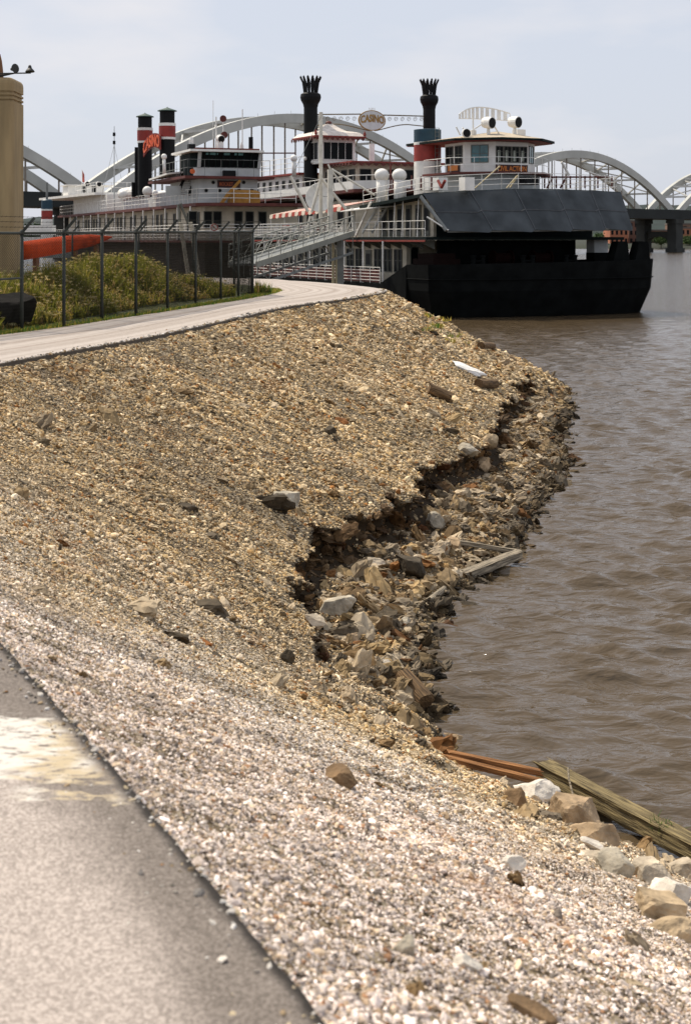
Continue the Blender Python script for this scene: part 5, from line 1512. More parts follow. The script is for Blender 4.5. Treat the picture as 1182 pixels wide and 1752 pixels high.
for a_, b_ in ((p0, p1), (p1, p2), (p2, Vector((9.5, -2.1, 8.85)))):
    blk.add([a_, b_, b_ + Zv * .62, a_ + Zv * .62] + [p + Vector((.05, .03, 0)) for p in (a_, b_, b_ + Zv * .62, a_ + Zv * .62)], [(0, 1, 2, 3), (7, 6, 5, 4), (3, 2, 6, 7), (0, 3, 7, 4), (1, 5, 6, 2)])
blk.build('bulwark', white, B2)
railing(B2, [p0 + Zv * .62, p1 + Zv * .62, p2 + Zv * .62], .4, 1, 1.0, white, .03, 'bulwark_rail')
# small texas cabin with windows seen below the left chimney
MB().prism([(1.2, 12), (10, 12), (10, 30), (1.2, 30)], 8.3, 10.4).build('after_texas', white, B2)
for v_ in np.arange(13, 29, 1.5): window(B2, (1.2, v_, 9.6), Yv, .5, .8, (-1, 0, 0))
MB().box(.6, 10.6, 11.4, 31, 10.402, 10.56).build('after_texas_roof', redm, B2)
railing(B2, [(.7, 31, 10.56), (.7, 11.5, 10.56), (6, 11.5, 10.56)], 1.3, 3, 1.3, white, .022, 'texas_railing')
MB().box(2.2, 9.5, 3.5, 10.5, 8.6, 11.0).build('forward_texas', cream, B2)
for v_ in (4.4, 5.9, 7.4, 8.9): window(B2, (2.2, v_, 9.9), Yv, 1.0, 1.2, (-1, 0, 0))
for u_ in np.arange(2.9, 9.2, 1.25): window(B2, (u_, 3.5, 9.9), X, .9, 1.2, (0, -1, 0))
def scallop_roof(name, x0, x1, y0, y1, z, parent, drop=.28, n=9):
    q = MB().box(x0, x1, y0, y1, z, z + .12, 0)
    for k in range(n):
        for (a_, b_, s_) in (((x0, y0), (x1, y0), 0), ((x0, y1), (x0, y0), 1)):
            t0, t1 = k / n, (k + .62) / n
            A_ = Vector((*a_, z)).lerp(Vector((*b_, z)), t0); B_ = Vector((*a_, z)).lerp(Vector((*b_, z)), t1); d = Vector((0, -.03, 0)) if s_ == 0 else Vector((-.03, 0, 0))
            M_ = (A_ + B_) / 2 - Zv * drop
            q.add([A_ + d, B_ + d, B_ + d - Zv * drop * .6, M_ + d, A_ + d - Zv * drop * .6, A_ + d * 2, B_ + d * 2, B_ + d * 2 - Zv * drop * .6, M_ + d * 2, A_ + d * 2 - Zv * drop * .6],
                  [(0, 1, 2, 3, 4), (9, 8, 7, 6, 5), (0, 5, 6, 1), (1, 6, 7, 2), (2, 7, 8, 3), (3, 8, 9, 4), (4, 9, 5, 0)], 1)
    return q.build(name, [redm, redd], parent)
scallop_roof('bridge_deck', 1.4, 10.2, 2.8, 11, 11.0, B2, .25, 14)
# pilothouse
a_ = f2.at(548, 285, 114); b_ = f2.at(618, 285, 114)
pu0 = a_.x; pv = a_.y; pw = 3.1
p2h = MB().box(pu0, pu0 + pw, pv, pv + 3.2, 11.12, 13.2).build('pilothouse', white, B2)
window(p2h, (pu0 + pw / 2, pv, 12.15), X, 2.55, 1.35, (0, -1, 0), cols=4, rows_=1, fm=white)
window(p2h, (pu0, pv + 1.6, 12.15), Yv, 2.4, 1.35, (-1, 0, 0), cols=3, fm=white)
scallop_roof('pilothouse_eave', pu0 - .8, pu0 + pw + .6, pv - .8, pv + 4, 13.2, B2, .26, 10)
q = MB(); N_ = 12
prof = [(1.0, 13.32), (.86, 13.62), (.66, 13.74), (.5, 13.80), (.32, 14.05), (.12, 14.40), (.03, 14.5)]
cx_, cy_ = pu0 + pw / 2 - .1, pv + 1.6
poly = [(pu0 - .75, pv - .75), (pu0 + pw + .55, pv - .75), (pu0 + pw + .55, pv + 3.95), (pu0 - .75, pv + 3.95)]
vs = []; 
for s_, z_ in prof: vs += [(cx_ + (x_ - cx_) * s_, cy_ + (y_ - cy_) * s_, z_) for x_, y_ in poly]
fs = [(k * 4 + i, k * 4 + (i + 1) % 4, (k + 1) * 4 + (i + 1) % 4, (k + 1) * 4 + i) for k in range(len(prof) - 1) for i in range(4)] + [tuple((len(prof) - 1) * 4 + i for i in range(4))]
q.add(vs, fs, 0); q.sphere((cx_, cy_, 14.5), .28, 10, .7, 1)
q.build('pilothouse_roof', [mat('roof white', (.74, .66, .58), .6), redd], B2)
for (x_, y_) in ((pu0 - .7, pv - .7), (pu0 + pw + .5, pv - .7)): MB().lathe([(.05, 0), (.14, .12), (.1, .25), (.02, .42)], 8, (x_, y_, 13.34)).build('finial', redm, B2)
c = f2.at(636, 310, 113); t_ = f2.at(636, 246, 113)
MB().tube((c.x, c.y, 8.6), (c.x, c.y, t_.z), .22, n=10).build('column', white, B2)
# chimneys
def chimney(c, z0, z1, r_, parent):
    q = MB()
    hgt = z1 - z0
    q.lathe([(r_ * 1.12, z0), (r_ * 1.12, z0 + .9), (r_, z0 + .92), (r_, z1 - 2.6), (r_ * 1.12, z1 - 2.3), (r_ * 1.42, z1 - 2.0), (r_ * 1.52, z1 - 1.75), (r_ * 1.45, z1 - 1.5), (r_ * 1.1, z1 - 1.38), (r_ * .8, z1 - 1.36), (r_ * .8, z1 - 1.7)], 28, c)
    st = q.build('chimney', stackb, parent)
    q = MB(); n = 14
    for k in range(n):
        a0 = 2 * math.pi * k / n; d = Vector((math.cos(a0), math.sin(a0), 0)); tn = Vector((-d.y, d.x, 0))
        b0 = Vector(c) + d * r_ * .98 + Zv * (z1 - 1.42); m0_ = Vector(c) + d * r_ * 1.2 + Zv * (z1 - .55); t0 = Vector(c) + d * r_ * 1.55 + Zv * z1
        w_ = r_ * .17; th = d * .03
        vs = []
        for p_, ww in ((b0, w_ * .8), (m0_, w_ * 1.3), (t0 - Zv * .12, w_ * .9)):
            vs += [p_ - tn * ww - th, p_ + tn * ww - th, p_ + tn * ww + th, p_ - tn * ww + th]
        vs += [t0]
        q.add(vs, [(0, 1, 5, 4), (1, 2, 6, 5), (2, 3, 7, 6), (3, 0, 4, 7), (4, 5, 9, 8), (5, 6, 10, 9), (6, 7, 11, 10), (7, 4, 8, 11), (8, 9, 12), (9, 10, 12), (10, 11, 12), (11, 8, 12), (3, 2, 1, 0)])
    q.build('crown', stackb, st)
    return st
s1 = f2.at(531.5, 300, 116); s2 = f2.at(734, 300, 120.8)
zt1 = px(531, 130, 116).z; zt2 = px(734, 135, 120.8).z
chimney((s1.x, s1.y, 0), 8.4, zt1, .56, B2); chimney((s2.x, s2.y, 0), 8.4, zt2, .52, B2)
MB().sphere((s1.x - .62, s1.y - .3, px(0, 272, 116).z), .16, 8).sphere((s1.x - .1, s1.y - .62, px(0, 278, 116).z), .15, 8).build('floodlight', white, B2)
# oval sign with scrolled ironwork between the chimneys
d = (s2 - s1); d.z = 0; L_ = d.length; d.normalize()
nrm = Vector((d.y, -d.x, 0))
def sg(u, y_, Yd): 
    p = s1 + d * (u * L_); p.z = px(0, y_, Yd).z; return p
uc = .507; sc_ = 118.3
c = sg(uc, 206, sc_)
ew, eh = 26 * sc_ / F, 17.5 * sc_ / F
q = MB(); N_ = 40
for (k, mm, y_) in ((1.0, 1, 0.0), (.92, 0, -.012)):
    ring1 = [c + d * (ew * k * math.cos(2 * math.pi * i / N_)) + Zv * (eh * k * math.sin(2 * math.pi * i / N_)) + nrm * (.05 - y_) for i in range(N_)]
    ring0 = [p - nrm * (.1 - 2 * y_) for p in ring1]
    q.add(ring1 + ring0, [tuple(range(N_)), tuple(range(2 * N_ - 1, N_ - 1, -1))] + [(i, N_ + i, N_ + (i + 1) % N_, (i + 1) % N_) for i in range(N_)], mm)
sgn = q.build('casino_sign', [signw, gold], B2)
lettering('CASINO', c + nrm * .075 + Zv * .02, d, Zv, ew * 1.72, eh * .75, gold, sgn, arch=.17, offset=.035)
q = MB()
q.tube(s1 * 1 + Vector((0, 0, px(0, 196, 116).z - s1.z)), c + d * (-ew * .82) + Zv * eh * .58, .055, n=6)
q.tube(c + d * ew * .82 + Zv * eh * .58, s2 + Vector((0, 0, px(0, 199, 120.8).z - s2.z)), .055, n=6)
for s_ in (-1, 1):
    pts = []
    for k in range(17):
        t0 = k / 16; u = uc + s_ * (.02 + (.46 if s_ > 0 else .47) * t0)
        yy = 223.5 - 11 * math.sin(math.pi * .5 * min(1, t0 * 1.6)) ** 1.3 - (0 if t0 < .62 else -3.5 * (t0 - .62) / .38)
        pts.append(sg(u, yy, sc_ + s_ * 2 * t0))
    q.line(pts, .045, 5)
    for k in range(6):
        t0 = .28 + k * .12; u = uc + s_ * (.02 + .46 * t0); cc = sg(u, 203.5, sc_ + s_ * 2 * t0); rr_ = .20
        pl = [cc + d * (rr_ * (1 - j / 30) * math.cos(j * .5)) + Zv * (rr_ * (1 - j / 30) * math.sin(j * .5)) for j in range(22)]
        q.line(pl, .016, 4)
q.build('scrollwork', mat('scroll iron', (.16, .12, .055), .6), sgn)
q = MB()
pst = sg(.965, 199, 120.6)
q.tube(pst - Zv * 1.1, pst + Zv * .35, .07, n=6, m=0).sphere(pst + Zv * .15, .13, 8, 1.0, 0).tube(pst + Zv * .35, pst + Zv * .75, .025, n=5)
for k in range(5): q.tube(c + Zv * eh + d * (-.22 + .11 * k), c + Zv * (eh + .22) + d * (-.28 + .14 * k), .015, n=4)
q.build('sign_finial', gold, sgn)

# ================================================================== 3: the left casino boat
f3 = Frame((-10.0, 95.0), 20.7)
B3 = thing('paddle_casino_boat', 'cream riverboat with a wide glazed pilothouse and two red and black banded chimneys', 'riverboat', f3.o, f3.t)
MB().prism([(-.6, .2), (1.5, -2.6), (6, -2.6), (8, .2), (8, 56), (-.6, 56)], -.6, 2.2).build('hull', hullm, B3)
MB().box(.9, 7.2, 1, 54, 2.2, 4.8).build('main_deckhouse', mat('shaded lower house', (.085, .058, .038), .8, .2, 1.5), B3)  # dark brown paints in the shadow on the lower storey
MB().prism([(-.3, -.4), (1.6, -2.2), (6.2, -2.2), (8, -.4), (8, 56), (-.3, 56)], 4.802, 4.95).build('second_deck', redd, B3)
h2 = MB().box(.8, 7.4, .6, 54, 4.95, 7.25).build('second_deckhouse', cream, B3)
for x_ in (330, 356, 372, 408, 427, 449):
    p = f3.onv(x_, 372, .6); window(h2, (p.x, .6, 6.35), X, .50, 1.05, (0, -1, 0))
for v_ in np.arange(2.2, 52, 1.35):
    k = int(v_ * 1.35) % 5
    if k == 0:
        MB().box(.74, .8, v_ - .45, v_ + .45, 4.98, 7.0, 0).box(.72, .745, v_ - .3, v_ + .3, 5.9, 6.85, 1).build('door', [frame_m, glass], h2)
    elif k != 3: window(h2, (.8, v_, 6.2), Yv, .55, 1.3, (-1, 0, 0))
MB().prism([(0, 0), (1.2, -1.2), (6.8, -1.2), (8, 0), (8, 56), (0, 56)], 7.25, 7.46).build('texas_deck', redd, B3)
railing(B3, [(-.2, 56, 4.95), (-.2, -.3, 4.95), (1.6, -2.1, 4.95), (6.2, -2.1, 4.95)], 1.05, 5, 1.2, white, .02, 'second_deck_railing')
railing(B3, [(.1, 55, 7.46), (.1, .05, 7.46), (1.25, -1.1, 7.46), (6.7, -1.1, 7.46)], .95, 3, 1.2, white, .02, 'texas_deck_railing')
for v_ in np.arange(1, 54, 3.6): MB().tube((-.1, v_, 4.95), (-.1, v_, 7.25), .05, n=6).build('deck_post', white, B3)
a_, b_ = f3.onv(341, 330, .9), f3.onv(441, 330, .9)
tx = MB().box(a_.x, b_.x, .9, 9, 7.46, 9.1).build('texas_house', greyw, B3)
for x_, y_ in ((353, 326), (376, 326), (409, 325), (431, 325), (365, 312), (417, 312)):
    p = f3.onv(x_, y_, .9); q = MB().tube((p.x, .9, p.z), (p.x, .86, p.z), .13, n=16, m=0).tube((p.x, .862, p.z), (p.x, .85, p.z), .095, n=16, m=1); q.build('porthole', [frame_m, glass], tx)
p0_, p1_ = f3.onv(372.5, 321, .85), f3.onv(411, 309, .85)
nb = MB().box(p0_.x, p1_.x, .80, .88, p0_.z, p1_.z).build('nameboard', boardm, B3)
lettering('ROCKET', ((p0_.x * .62 + p1_.x * .38), .79, (p0_.z + p1_.z) / 2), X, Zv, .95, .24, mat('red lettering', (.6, .14, .04), .5), nb, offset=.01)
# ochre tarpaulin and boom
a_, b_ = f3.onv(392, 347, .2), f3.onv(439, 327, .2)
q = MB().box(a_.x, b_.x, -.6, .55, 7.46, b_.z - .12)
q.add([(a_.x - .02, -.62, b_.z - .12), (b_.x + .02, -.62, b_.z - .12), (b_.x + .02, .57, b_.z - .12), (a_.x - .02, .57, b_.z - .12), (a_.x + .15, 0, b_.z + .08), (b_.x - .1, 0, b_.z + .05)], [(0, 1, 5, 4), (2, 3, 4, 5), (1, 2, 5), (3, 0, 4)])
q.build('tarpaulin_cover', tarp, B3)
q = MB(); 
q.beam(f3.onv(411, 309, -.7), f3.onv(392, 330, -.7), .16, .16); q.beam(f3.onv(392, 330, -.7), f3.onv(379, 348, -.7), .22, .2)
q.build('crane_boom', tarp, B3)
# bridge deck + pilothouse
a_, b_ = f3.onv(322, 303, .4), f3.onv(462, 303, .4)
MB().prism([(a_.x - .3, .0), (b_.x + .2, .0), (b_.x + .2, 11), (a_.x - .3, 11)], 9.1, 9.28).build('bridge_deck', redd, B3)
a_, b_ = f3.onv(336, 298, 1.0), f3.onv(445, 298, 1.0)
pp = MB().prism([(a_.x, 1.0), (b_.x, 1.0), (b_.x, 4.6), (a_.x, 4.6)], 9.282, 9.9).build('pilothouse', greyw, B3)
a2_, b2_ = f3.onv(343, 290, .9), f3.onv(442, 290, .9)
# glazed band, panes leaning outward
q = MB(); N_ = 8
zb, ztp = 9.9, 10.92
x0_, x1_ = a2_.x, b2_.x
q.add([(x0_ + .15, 1.0, zb), (x1_ - .1, 1.0, zb), (x1_ - .05, .62, ztp), (x0_ + .05, .62, ztp), (x0_ + .15, 4.4, zb), (x1_ - .1, 4.4, zb), (x1_ - .05, 4.6, ztp), (x0_ + .05, 4.6, ztp)], [(0, 1, 2, 3), (5, 4, 7, 6), (4, 0, 3, 7), (1, 5, 6, 2), (3, 2, 6, 7), (0, 4, 5, 1)], 0)
for k in (1, 2, 4):
    u0, u1 = (.08, .29) if k == 1 else (.37, .50) if k == 2 else (.57, .72)
    q.add([(x0_ + (x1_ - x0_) * u, .985 - (.38 * t_), zb + .32 + (ztp - zb - .36) * t_) for u, t_ in ((u0, 0), (u1, 0), (u1, 1), (u0, 1))] , [(0, 1, 2, 3)], 1)
for k in range(N_ + 1):
    u = k / N_; q.beam((x0_ + .1 + (x1_ - x0_ - .2) * u, .97, zb), (x0_ + .05 + (x1_ - x0_ - .1) * u, .58, ztp), .07, .05, 2)
q.beam((x0_ + .1, .97, zb + .28), (x1_ - .1, .97, zb + .28), .08, .06, 2)
q.build('glazing', [glass, mat('bright teal pane', (.16, .36, .38), .12, .2, 3, spec=.6), dgreen], pp)
for x_ in (341, 443):
    p = f3.onv(x_, 290, .9); MB().beam((p.x, .95, zb), (p.x + (.02 if x_ > 400 else -.02), .6, ztp), .22, .12).build('corner_post', greyw, pp)
p = f3.onv(332, 280, 1.8); MB().prism([(p.x - .2, 2.0), (a2_.x + .12, 1.2), (a2_.x + .12, 4.6), (p.x - .2, 4.6)], 9.282, 10.9).build('side_wing', dgreen, pp)
a_, b_ = f3.onv(326, 262, .1), f3.onv(452, 262, .1)
MB().prism([(a_.x, .1), (b_.x, .1), (b_.x, 5.4), (a_.x, 5.4)], 10.922, 11.07, 0).prism([(a_.x + .5, .5), (b_.x - .2, .5), (b_.x - .2, 5.2), (a_.x + .5, 5.2)], 11.072, 11.2, 1).build('pilothouse_roof', [white, redd], B3)
railing(B3, [(f3.onv(322, 300, .1).x, 10.5, 9.28), (f3.onv(322, 300, .1).x, .1, 9.28), (f3.onv(462, 300, .1).x, .1, 9.28)], 1.1, 2, 1.05, greyst, .014, 'bridge_railing', .014)
a_, b_ = f3.onv(383, 302, .7), f3.onv(403, 292, .7); MB().box(a_.x, b_.x, .6, .98, a_.z, b_.z).build('vent_box', stackb, B3)
# roof gear
for (x_, y_, r_) in ((382, 203, 5.8), (384, 231, 6.0)):
    c = f3.onv(x_, y_, 1.5); rr = r_ * 96.5 / F
    MB().tube(c + Vector((0, -.04, 0)), c + Vector((0, .04, 0)), rr, n=24).build('red_disc', redd, B3)
q = MB().tube(f3.onv(382, 208, 1.5), f3.onv(382, 262, 1.5), .035, n=6); q.build('disc_pole', white, B3)
c = f3.onv(377, 237, 1.2); searchlight(B3, c, (.1, -1, -.25), .26, .55, c.z - 11.2)
MB().lathe([(.24, 11.2), (.2, c.z - .2)], 12, (c.x, c.y, 0)).build('lamp_pedestal', white, B3)
for x_, y_, r_ in ((370, 200, .05), (415, 187, .04), (365, 172, .02)): MB().tube(f3.onv(x_, y_, 1.6), f3.onv(x_, 262, 1.6), r_, n=6).build('whip_antenna', white, B3)
MB().lathe([(.14, 11.2), (.12, 11.5), (.05, 11.7)], 10, (f3.onv(414, 260, 1.6).x, 1.6, 0)).build('antenna_base', white, B3)
p = f3.onv(328, 258, 1.2); MB().box(p.x - .22, p.x + .22, 1.0, 1.5, 11.08, 11.45, 1).lathe([(.16, 11.452), (.17, 11.75), (.1, 11.92), (.02, 11.95)], 12, (p.x, 1.25, 0), m=0).build('signal_light', [white, stackb], B3)
a_ = f3.onv(445, 300, 3.0); b_ = f3.onv(445, 231, 3.0)
MB().tube((a_.x, 3.0 + 2.2, 9.3), (a_.x, 3.0 + 2.2, b_.z), .16, n=10).build('exhaust_pipe', stackb, B3)
MB().tube(f3.onv(304, 262, 6), f3.onv(506, 262, 6), .05, n=5).build('roof_spar', redd, B3)
staircase(B3, f3.onv(313, 334, 3.2), f3.onv(325, 306, 3.2), .8, (.9, -.4, 0), 8, stackb)
p = f3.onv(330, 293, .6); MB().tube(p + Vector((0, 0, -.0)), p + Vector((0, .06, 0)), .17, n=16).build('life_ring', ring_o, B3)
a_, b_ = f3.onv(284, 334, 3), f3.onv(310, 318, 3); MB().box(a_.x, b_.x, 3, 3.06, a_.z, b_.z).build('white_panel', greyw, B3)
a_, b_ = f3.onu(262, 300, 1.2), f3.onv(326, 292, 2.2)
MB().prism([(-1.0, 4.0), (1.3, 4.0), (1.3, 9.5), (-1.0, 9.5)], [9.5, 9.75, 9.6, 9.3], [9.62, 9.87, 9.72, 9.42]).build('awning_roof', white, B3)
# banded chimneys and the red sign between them
def banded(x_, Y, ys, hw, parent, cap):
    c = px(x_, 300, Y); u = f3.loc(c); r_ = hw * Y / F
    z = [px(0, y_, Y).z for y_ in ys]           # apex, cap base, black/white, white/red, red/white, white/black, foot
    q = MB().lathe([(r_, z[6]), (r_, z[5]), (r_ * 1.1, z[5] + .002), (r_ * 1.1, z[4]), (r_ * 1.1, z[4] + .002), (r_ * 1.1, z[3]), (r_ * 1.12, z[3] + .002), (r_ * 1.12, z[2]), (r_ * .98, z[2] + .002), (r_ * .98, z[1])], 28, (u.x, u.y, 0), ms=[0, 0, 1, 1, 2, 2, 1, 1, 0])
    st = q.build('chimney', [stackb, white, funred], parent)
    MB().lathe([(r_ * 1.28, z[1]), (r_ * 1.26, z[1] + .06), (r_ * .1, z[0]), (r_ * .02, z[0] + .06)], 20, (u.x, u.y, 0)).build('cap', mat('cap green', (.05, .09, .07), .6), st)
    return u, z
u1, z1 = banded(248.5, 112, (194, 200.5, 219, 223.5, 241.5, 245, 337), 12, B3, None)
u2, z2 = banded(286.5, 108, (184, 190.5, 211, 216, 235, 239, 300), 13, B3, None)
# the sign board stands between the chimneys, arched
c1 = f3.loc(px(245.5, 300, 110.8)); c2 = f3.loc(px(274.5, 300, 107.2)); c1.z = c2.z = 0
d = (c2 - c1); L_ = d.length; d.normalize(); nr_ = Vector((d.y, -d.x, 0))
zc = px(0, 247, 110).z
N_ = 16; vs = []; fs = []
for i in range(N_ + 1):
    u = i / N_; arc = .42 * (1 - (2 * u - 1) ** 2)
    p = c1 + d * (u * L_)
    zb_, zt3 = zc - .95 + arc + .35 * u, zc + .15 + arc + .35 * u
    vs += [p + Zv * zb_, p + Zv * zt3, p + Zv * zb_ - nr_ * .08, p + Zv * zt3 - nr_ * .08]
for i in range(N_):
    o_ = i * 4; fs += [(o_, o_ + 4, o_ + 5, o_ + 1), (o_ + 2, o_ + 3, o_ + 7, o_ + 6), (o_ + 1, o_ + 5, o_ + 7, o_ + 3), (o_, o_ + 2, o_ + 6, o_ + 4)]
fs += [(0, 1, 3, 2), (N_ * 4, N_ * 4 + 2, N_ * 4 + 3, N_ * 4 + 1)]
sb = MB().add(vs, fs).build('casino_sign', mat('sign red board', (.20, .016, .010), .6), B3)
v_, f_ = text_geo('CASINO', .02); a_ = np.array(v_); lo, hi = a_.min(0), a_.max(0); a_ = (a_ - (lo + hi) / 2) / (hi - lo)
out = []
for x_, y_, z_ in a_:
    u = x_ * .94 + .5; arc = .42 * (1 - (2 * u - 1) ** 2)
    out.append(c1 + d * (u * L_) + Zv * (zc - .40 + arc + .35 * u + y_ * .92) + nr_ * (.03 + z_ * .05))
MB().add(out, f_).build('lettering', mat('sign orange letters', (.80, .13, .035), .5), sb)
q = MB()
for x_, y0, y1, r_ in ((234, 252, 337, 3.2), (228.5, 312, 337, 3), (241, 318, 337, 3)):
    u = f3.loc(px(x_, 300, 113)); q.tube((u.x, u.y, px(0, y1, 113).z), (u.x, u.y, px(0, y0, 113).z), r_ * 113 / F, n=10)
q.build('exhaust_pipe', stackb, B3)
for x_, y_, r_, Y in ((252.5, 327, 8.5, 108), (211.5, 333, 8, 118), (266, 330, 5, 110), (281, 268, 5, 106), (503, 271, 6, 108)):
    p = f3.loc(px(x_, y_, Y)); rr = r_ * Y / F
    MB().sphere(p, rr, 18).lathe([(rr * .6, -max(.5, p.z - 8.3 if p.z < 10 else 1.3)), (rr * .55, -rr * .6)], 12, p).build('dome', white, B3, smooth=True)
# after deckhouse with flat roof, lamps and mast
uA = f3.loc(px(165, 350, 132)); 
MB().box(.6, 7, 33, 50, 7.46, 9.0).build('after_deckhouse', white, B3)
q0, q1 = f3.onv(104, 340, 50), f3.onv(176, 330, 33)
MB().prism([(-2.2, 54), (-.3, 34), (8, 33), (8, 54)], 9.002, 9.22).build('after_roof', white, B3)
p = f3.loc(px(130, 325, 138)); MB().box(p.x - .9, p.x + 2.6, p.y - 1, p.y + 2, 9.222, 10.2).build('lookout_cabin', white, B3)
MB().box(p.x - 1.1, p.x + 3.4, p.y - 1.2, p.y + 2.2, 10.202, 10.3).build('lookout_roof', white, B3)
for x_, y_ in ((149, 315), (169, 315)):
    c = f3.loc(px(x_, y_, 134)); searchlight(B3, c, (.25, -1, 0), .26, .4, 1.2)
for x_, w_ in ((141, 5), (158, 7)):
    c = f3.loc(px(x_, 325, 133)); MB().box(c.x, c.x + .4, c.y, c.y + .03, 9.4, 10.0).build('dark_opening', glass, B3)
railing(B3, [(-.2, 52, 9.22), (-.2, 34, 9.22), (4, 34, 9.22)], .9, 2, 1.3, white, .02, 'after_railing')
MB().lathe([(.9, 0), (.9, 1.1), (.6, 1.5), (.1, 1.65)], 16, (3.5, 24, 7.46)).build('tank', white, B3)
MB().box(1.6, 6, 18.5, 31, 7.46, 8.7).build('skylight_house', greyw, B3)
MB().tube((1.6, 22, 9.0), (1.6, 31, 9.0), .5, n=14).build('horizontal_tank', white, B3)
q = MB(); p = f3.loc(px(196, 340, 122)); zt4 = px(0, 216, 122).z
q.tube((p.x, p.y, 7.5), (p.x, p.y, zt4), .07, .03, n=6)
for y_ in (230, 244): q.lathe([(.12, 0), (.12, .3)], 8, (p.x - .03, p.y - .1, px(0, y_, 122).z - .15), m=1)
for s_ in (-1, 1): q.tube((p.x, p.y, px(0, 248, 122).z), (p.x + s_ * 1.3, p.y + .5, 7.5), .018, n=4)
q.build('mast', [greyw, stackb], B3)
q = MB(); p = f3.loc(px(141, 312, 140)); q.tube((p.x, p.y, 9.3), (p.x, p.y, px(0, 290, 140).z), .03, n=5); q.build('flagstaff', white, B3)
q = MB(); zt5 = px(0, 290, 140).z
for k in range(3): q.add([(p.x + .02, p.y, zt5 - 1.2), (p.x + .28, p.y + .1, zt5 - 1.35), (p.x + .24, p.y + .05, zt5 - .5), (p.x + .04, p.y, zt5 - .1)] + [(p.x + .02, p.y + .02, zt5 - 1.2), (p.x + .28, p.y + .12, zt5 - 1.35), (p.x + .24, p.y + .07, zt5 - .5), (p.x + .04, p.y + .02, zt5 - .1)], [(0, 1, 2, 3), (7, 6, 5, 4), (0, 4, 5, 1), (1, 5, 6, 2), (2, 6, 7, 3)]) if k == 0 else None
q.build('flag', mat('faded flag', (.42, .10, .08), .8, .3, 6), B3)
# tall white A-frame poles at the side, seen above and through the fence
for x0_, y0_, x1_, y1_ in ((309, 380, 330, 520), (326, 380, 340, 470)):
    a_, b_ = f3.onv(x0_, y0_, -2), f3.onv(x1_, y1_, -2); MB().beam(a_, b_, .22, .22).build('slanted_post', cream, B3)
a_, b_ = f3.onv(309, 348, -1.4), f3.onv(322, 382, -1.4); q = MB().beam(a_, b_, .14, .14).beam(f3.onv(305, 350, -1.4), f3.onv(309, 386, -1.4), .3, .1); q.build('fender_boom', frame_m, B3)

for o_b, k_b, f_b in ((B2, 1.45, f2), (B3, 1.30, f3)):       # these two lie farther out and are larger boats
    o_b.scale = (k_b,) * 3
    o_b.location = (f_b.o.x * k_b, f_b.o.y * k_b, EYE * (1 - k_b))
# ================================================================== funnel-like banded post and small craft at far left
p = px(81, 400, 120)
bp_ = thing('banded_post', 'tall white mooring post with blue top and red band beside the tan pillar', 'post', (p.x, p.y, 0))
z = [px(0, y_, 120).z for y_ in (341, 343, 352, 367, 375, 420)]
r_ = 9.5 * 120 / F
MB().lathe([(r_ * 1.05, 0.2), (r_ * 1.05, z[4] - .3), (r_, z[4]), (r_, z[4] + .002), (r_, z[3] + .32), (r_, z[3] + .33), (r_ * 1.02, z[2] - .3), (r_, z[2] - .29), (r_, z[1]), (r_ * .7, z[0])], 24, ms=[0, 0, 0, 1, 0, 0, 0, 2, 2]).build('banded_shaft', [white, funred, funblu], bp_)
MB().tube((0, 0, z[0]), (0, 0, px(0, 312, 120).z), .10, n=8).build('lamp_pole', greyst, bp_)
p = px(72, 392, 110)
sk = thing('moored_launch', 'small white launch with a grey cabin at the far left behind the fence', 'boat', (p.x, p.y, 0))
pl = [(-2.2, -.9), (1.6, -.9), (2.6, 0), (1.6, .9), (-2.2, .9)]
MB().prism(pl, [4.4] * 5, [5.2, 5.2, 5.35, 5.2, 5.2]).build('hull', white, sk)
MB().prism([(-1.2, -.6), (.9, -.6), (1.1, 0), (.9, .6), (-1.2, .6)], 5.36, 6.1).build('cabin', white, sk)
MB().box(-2.6, 2.6, -1.0, 1.0, 3.6, 4.38).box(-2.4, -2.1, -.8, .8, -.5, 3.6).box(2.1, 2.4, -.8, .8, -.5, 3.6).build('cradle', greyst, sk)
# orange tapered tube behind the fence
a_ = px(34, 428, 60); b_ = px(192, 404, 74)
q = MB(); dd = (b_ - a_); ln = dd.length
tb = thing('orange_float', 'long orange red tapered float lying behind the fence beside the tan pillar', 'float', (a_.x, a_.y, TOP))
pr = [(.03, -.02), (.30, 0), (.38, .1), (.40, .5), (.395, ln * .45), (.30, ln * .72), (.12, ln * .92), (.03, ln)]
q.lathe(pr, 24); qq = dd.normalized().to_track_quat('Z', 'Y'); q.v = [tuple(Vector((0, 0, a_.z - TOP - .05)) + qq @ Vector(v)) for v in q.v]
q.build('float_body', mat('orange red vinyl', (.56, .060, .008), .85, .14, .8, .015, 3, spec=.15), tb, smooth=True)
q = MB()
for t_ in (.15, .55, .8):
    c = dd * t_; q.box(c.x - .08, c.x + .08, c.y - .3, c.y + .3, -.1, a_.z - TOP + c.z - .3); 
q.build('trestle', mat('trestle brown', (.22, .10, .05), .8), tb)
# blue bin inside the fence
p = pz(20, 505, TOP)
bn = thing('blue_bin', 'dull blue refuse bin behind the fence at the foot of the tan pillar', 'bin', (p.x - .1, 32.4, TOP))
MB().prism([(-.45, -.3), (.4, -.3), (.4, .3), (-.45, .3)], -.05, .62).build('bin_body', mat('dull blue', (.06, .10, .13), .6), bn)
MB().box(-.5, .45, -.34, .34, .622, .70).build('bin_lid', mat('pale blue lid', (.26, .33, .36), .6), bn)
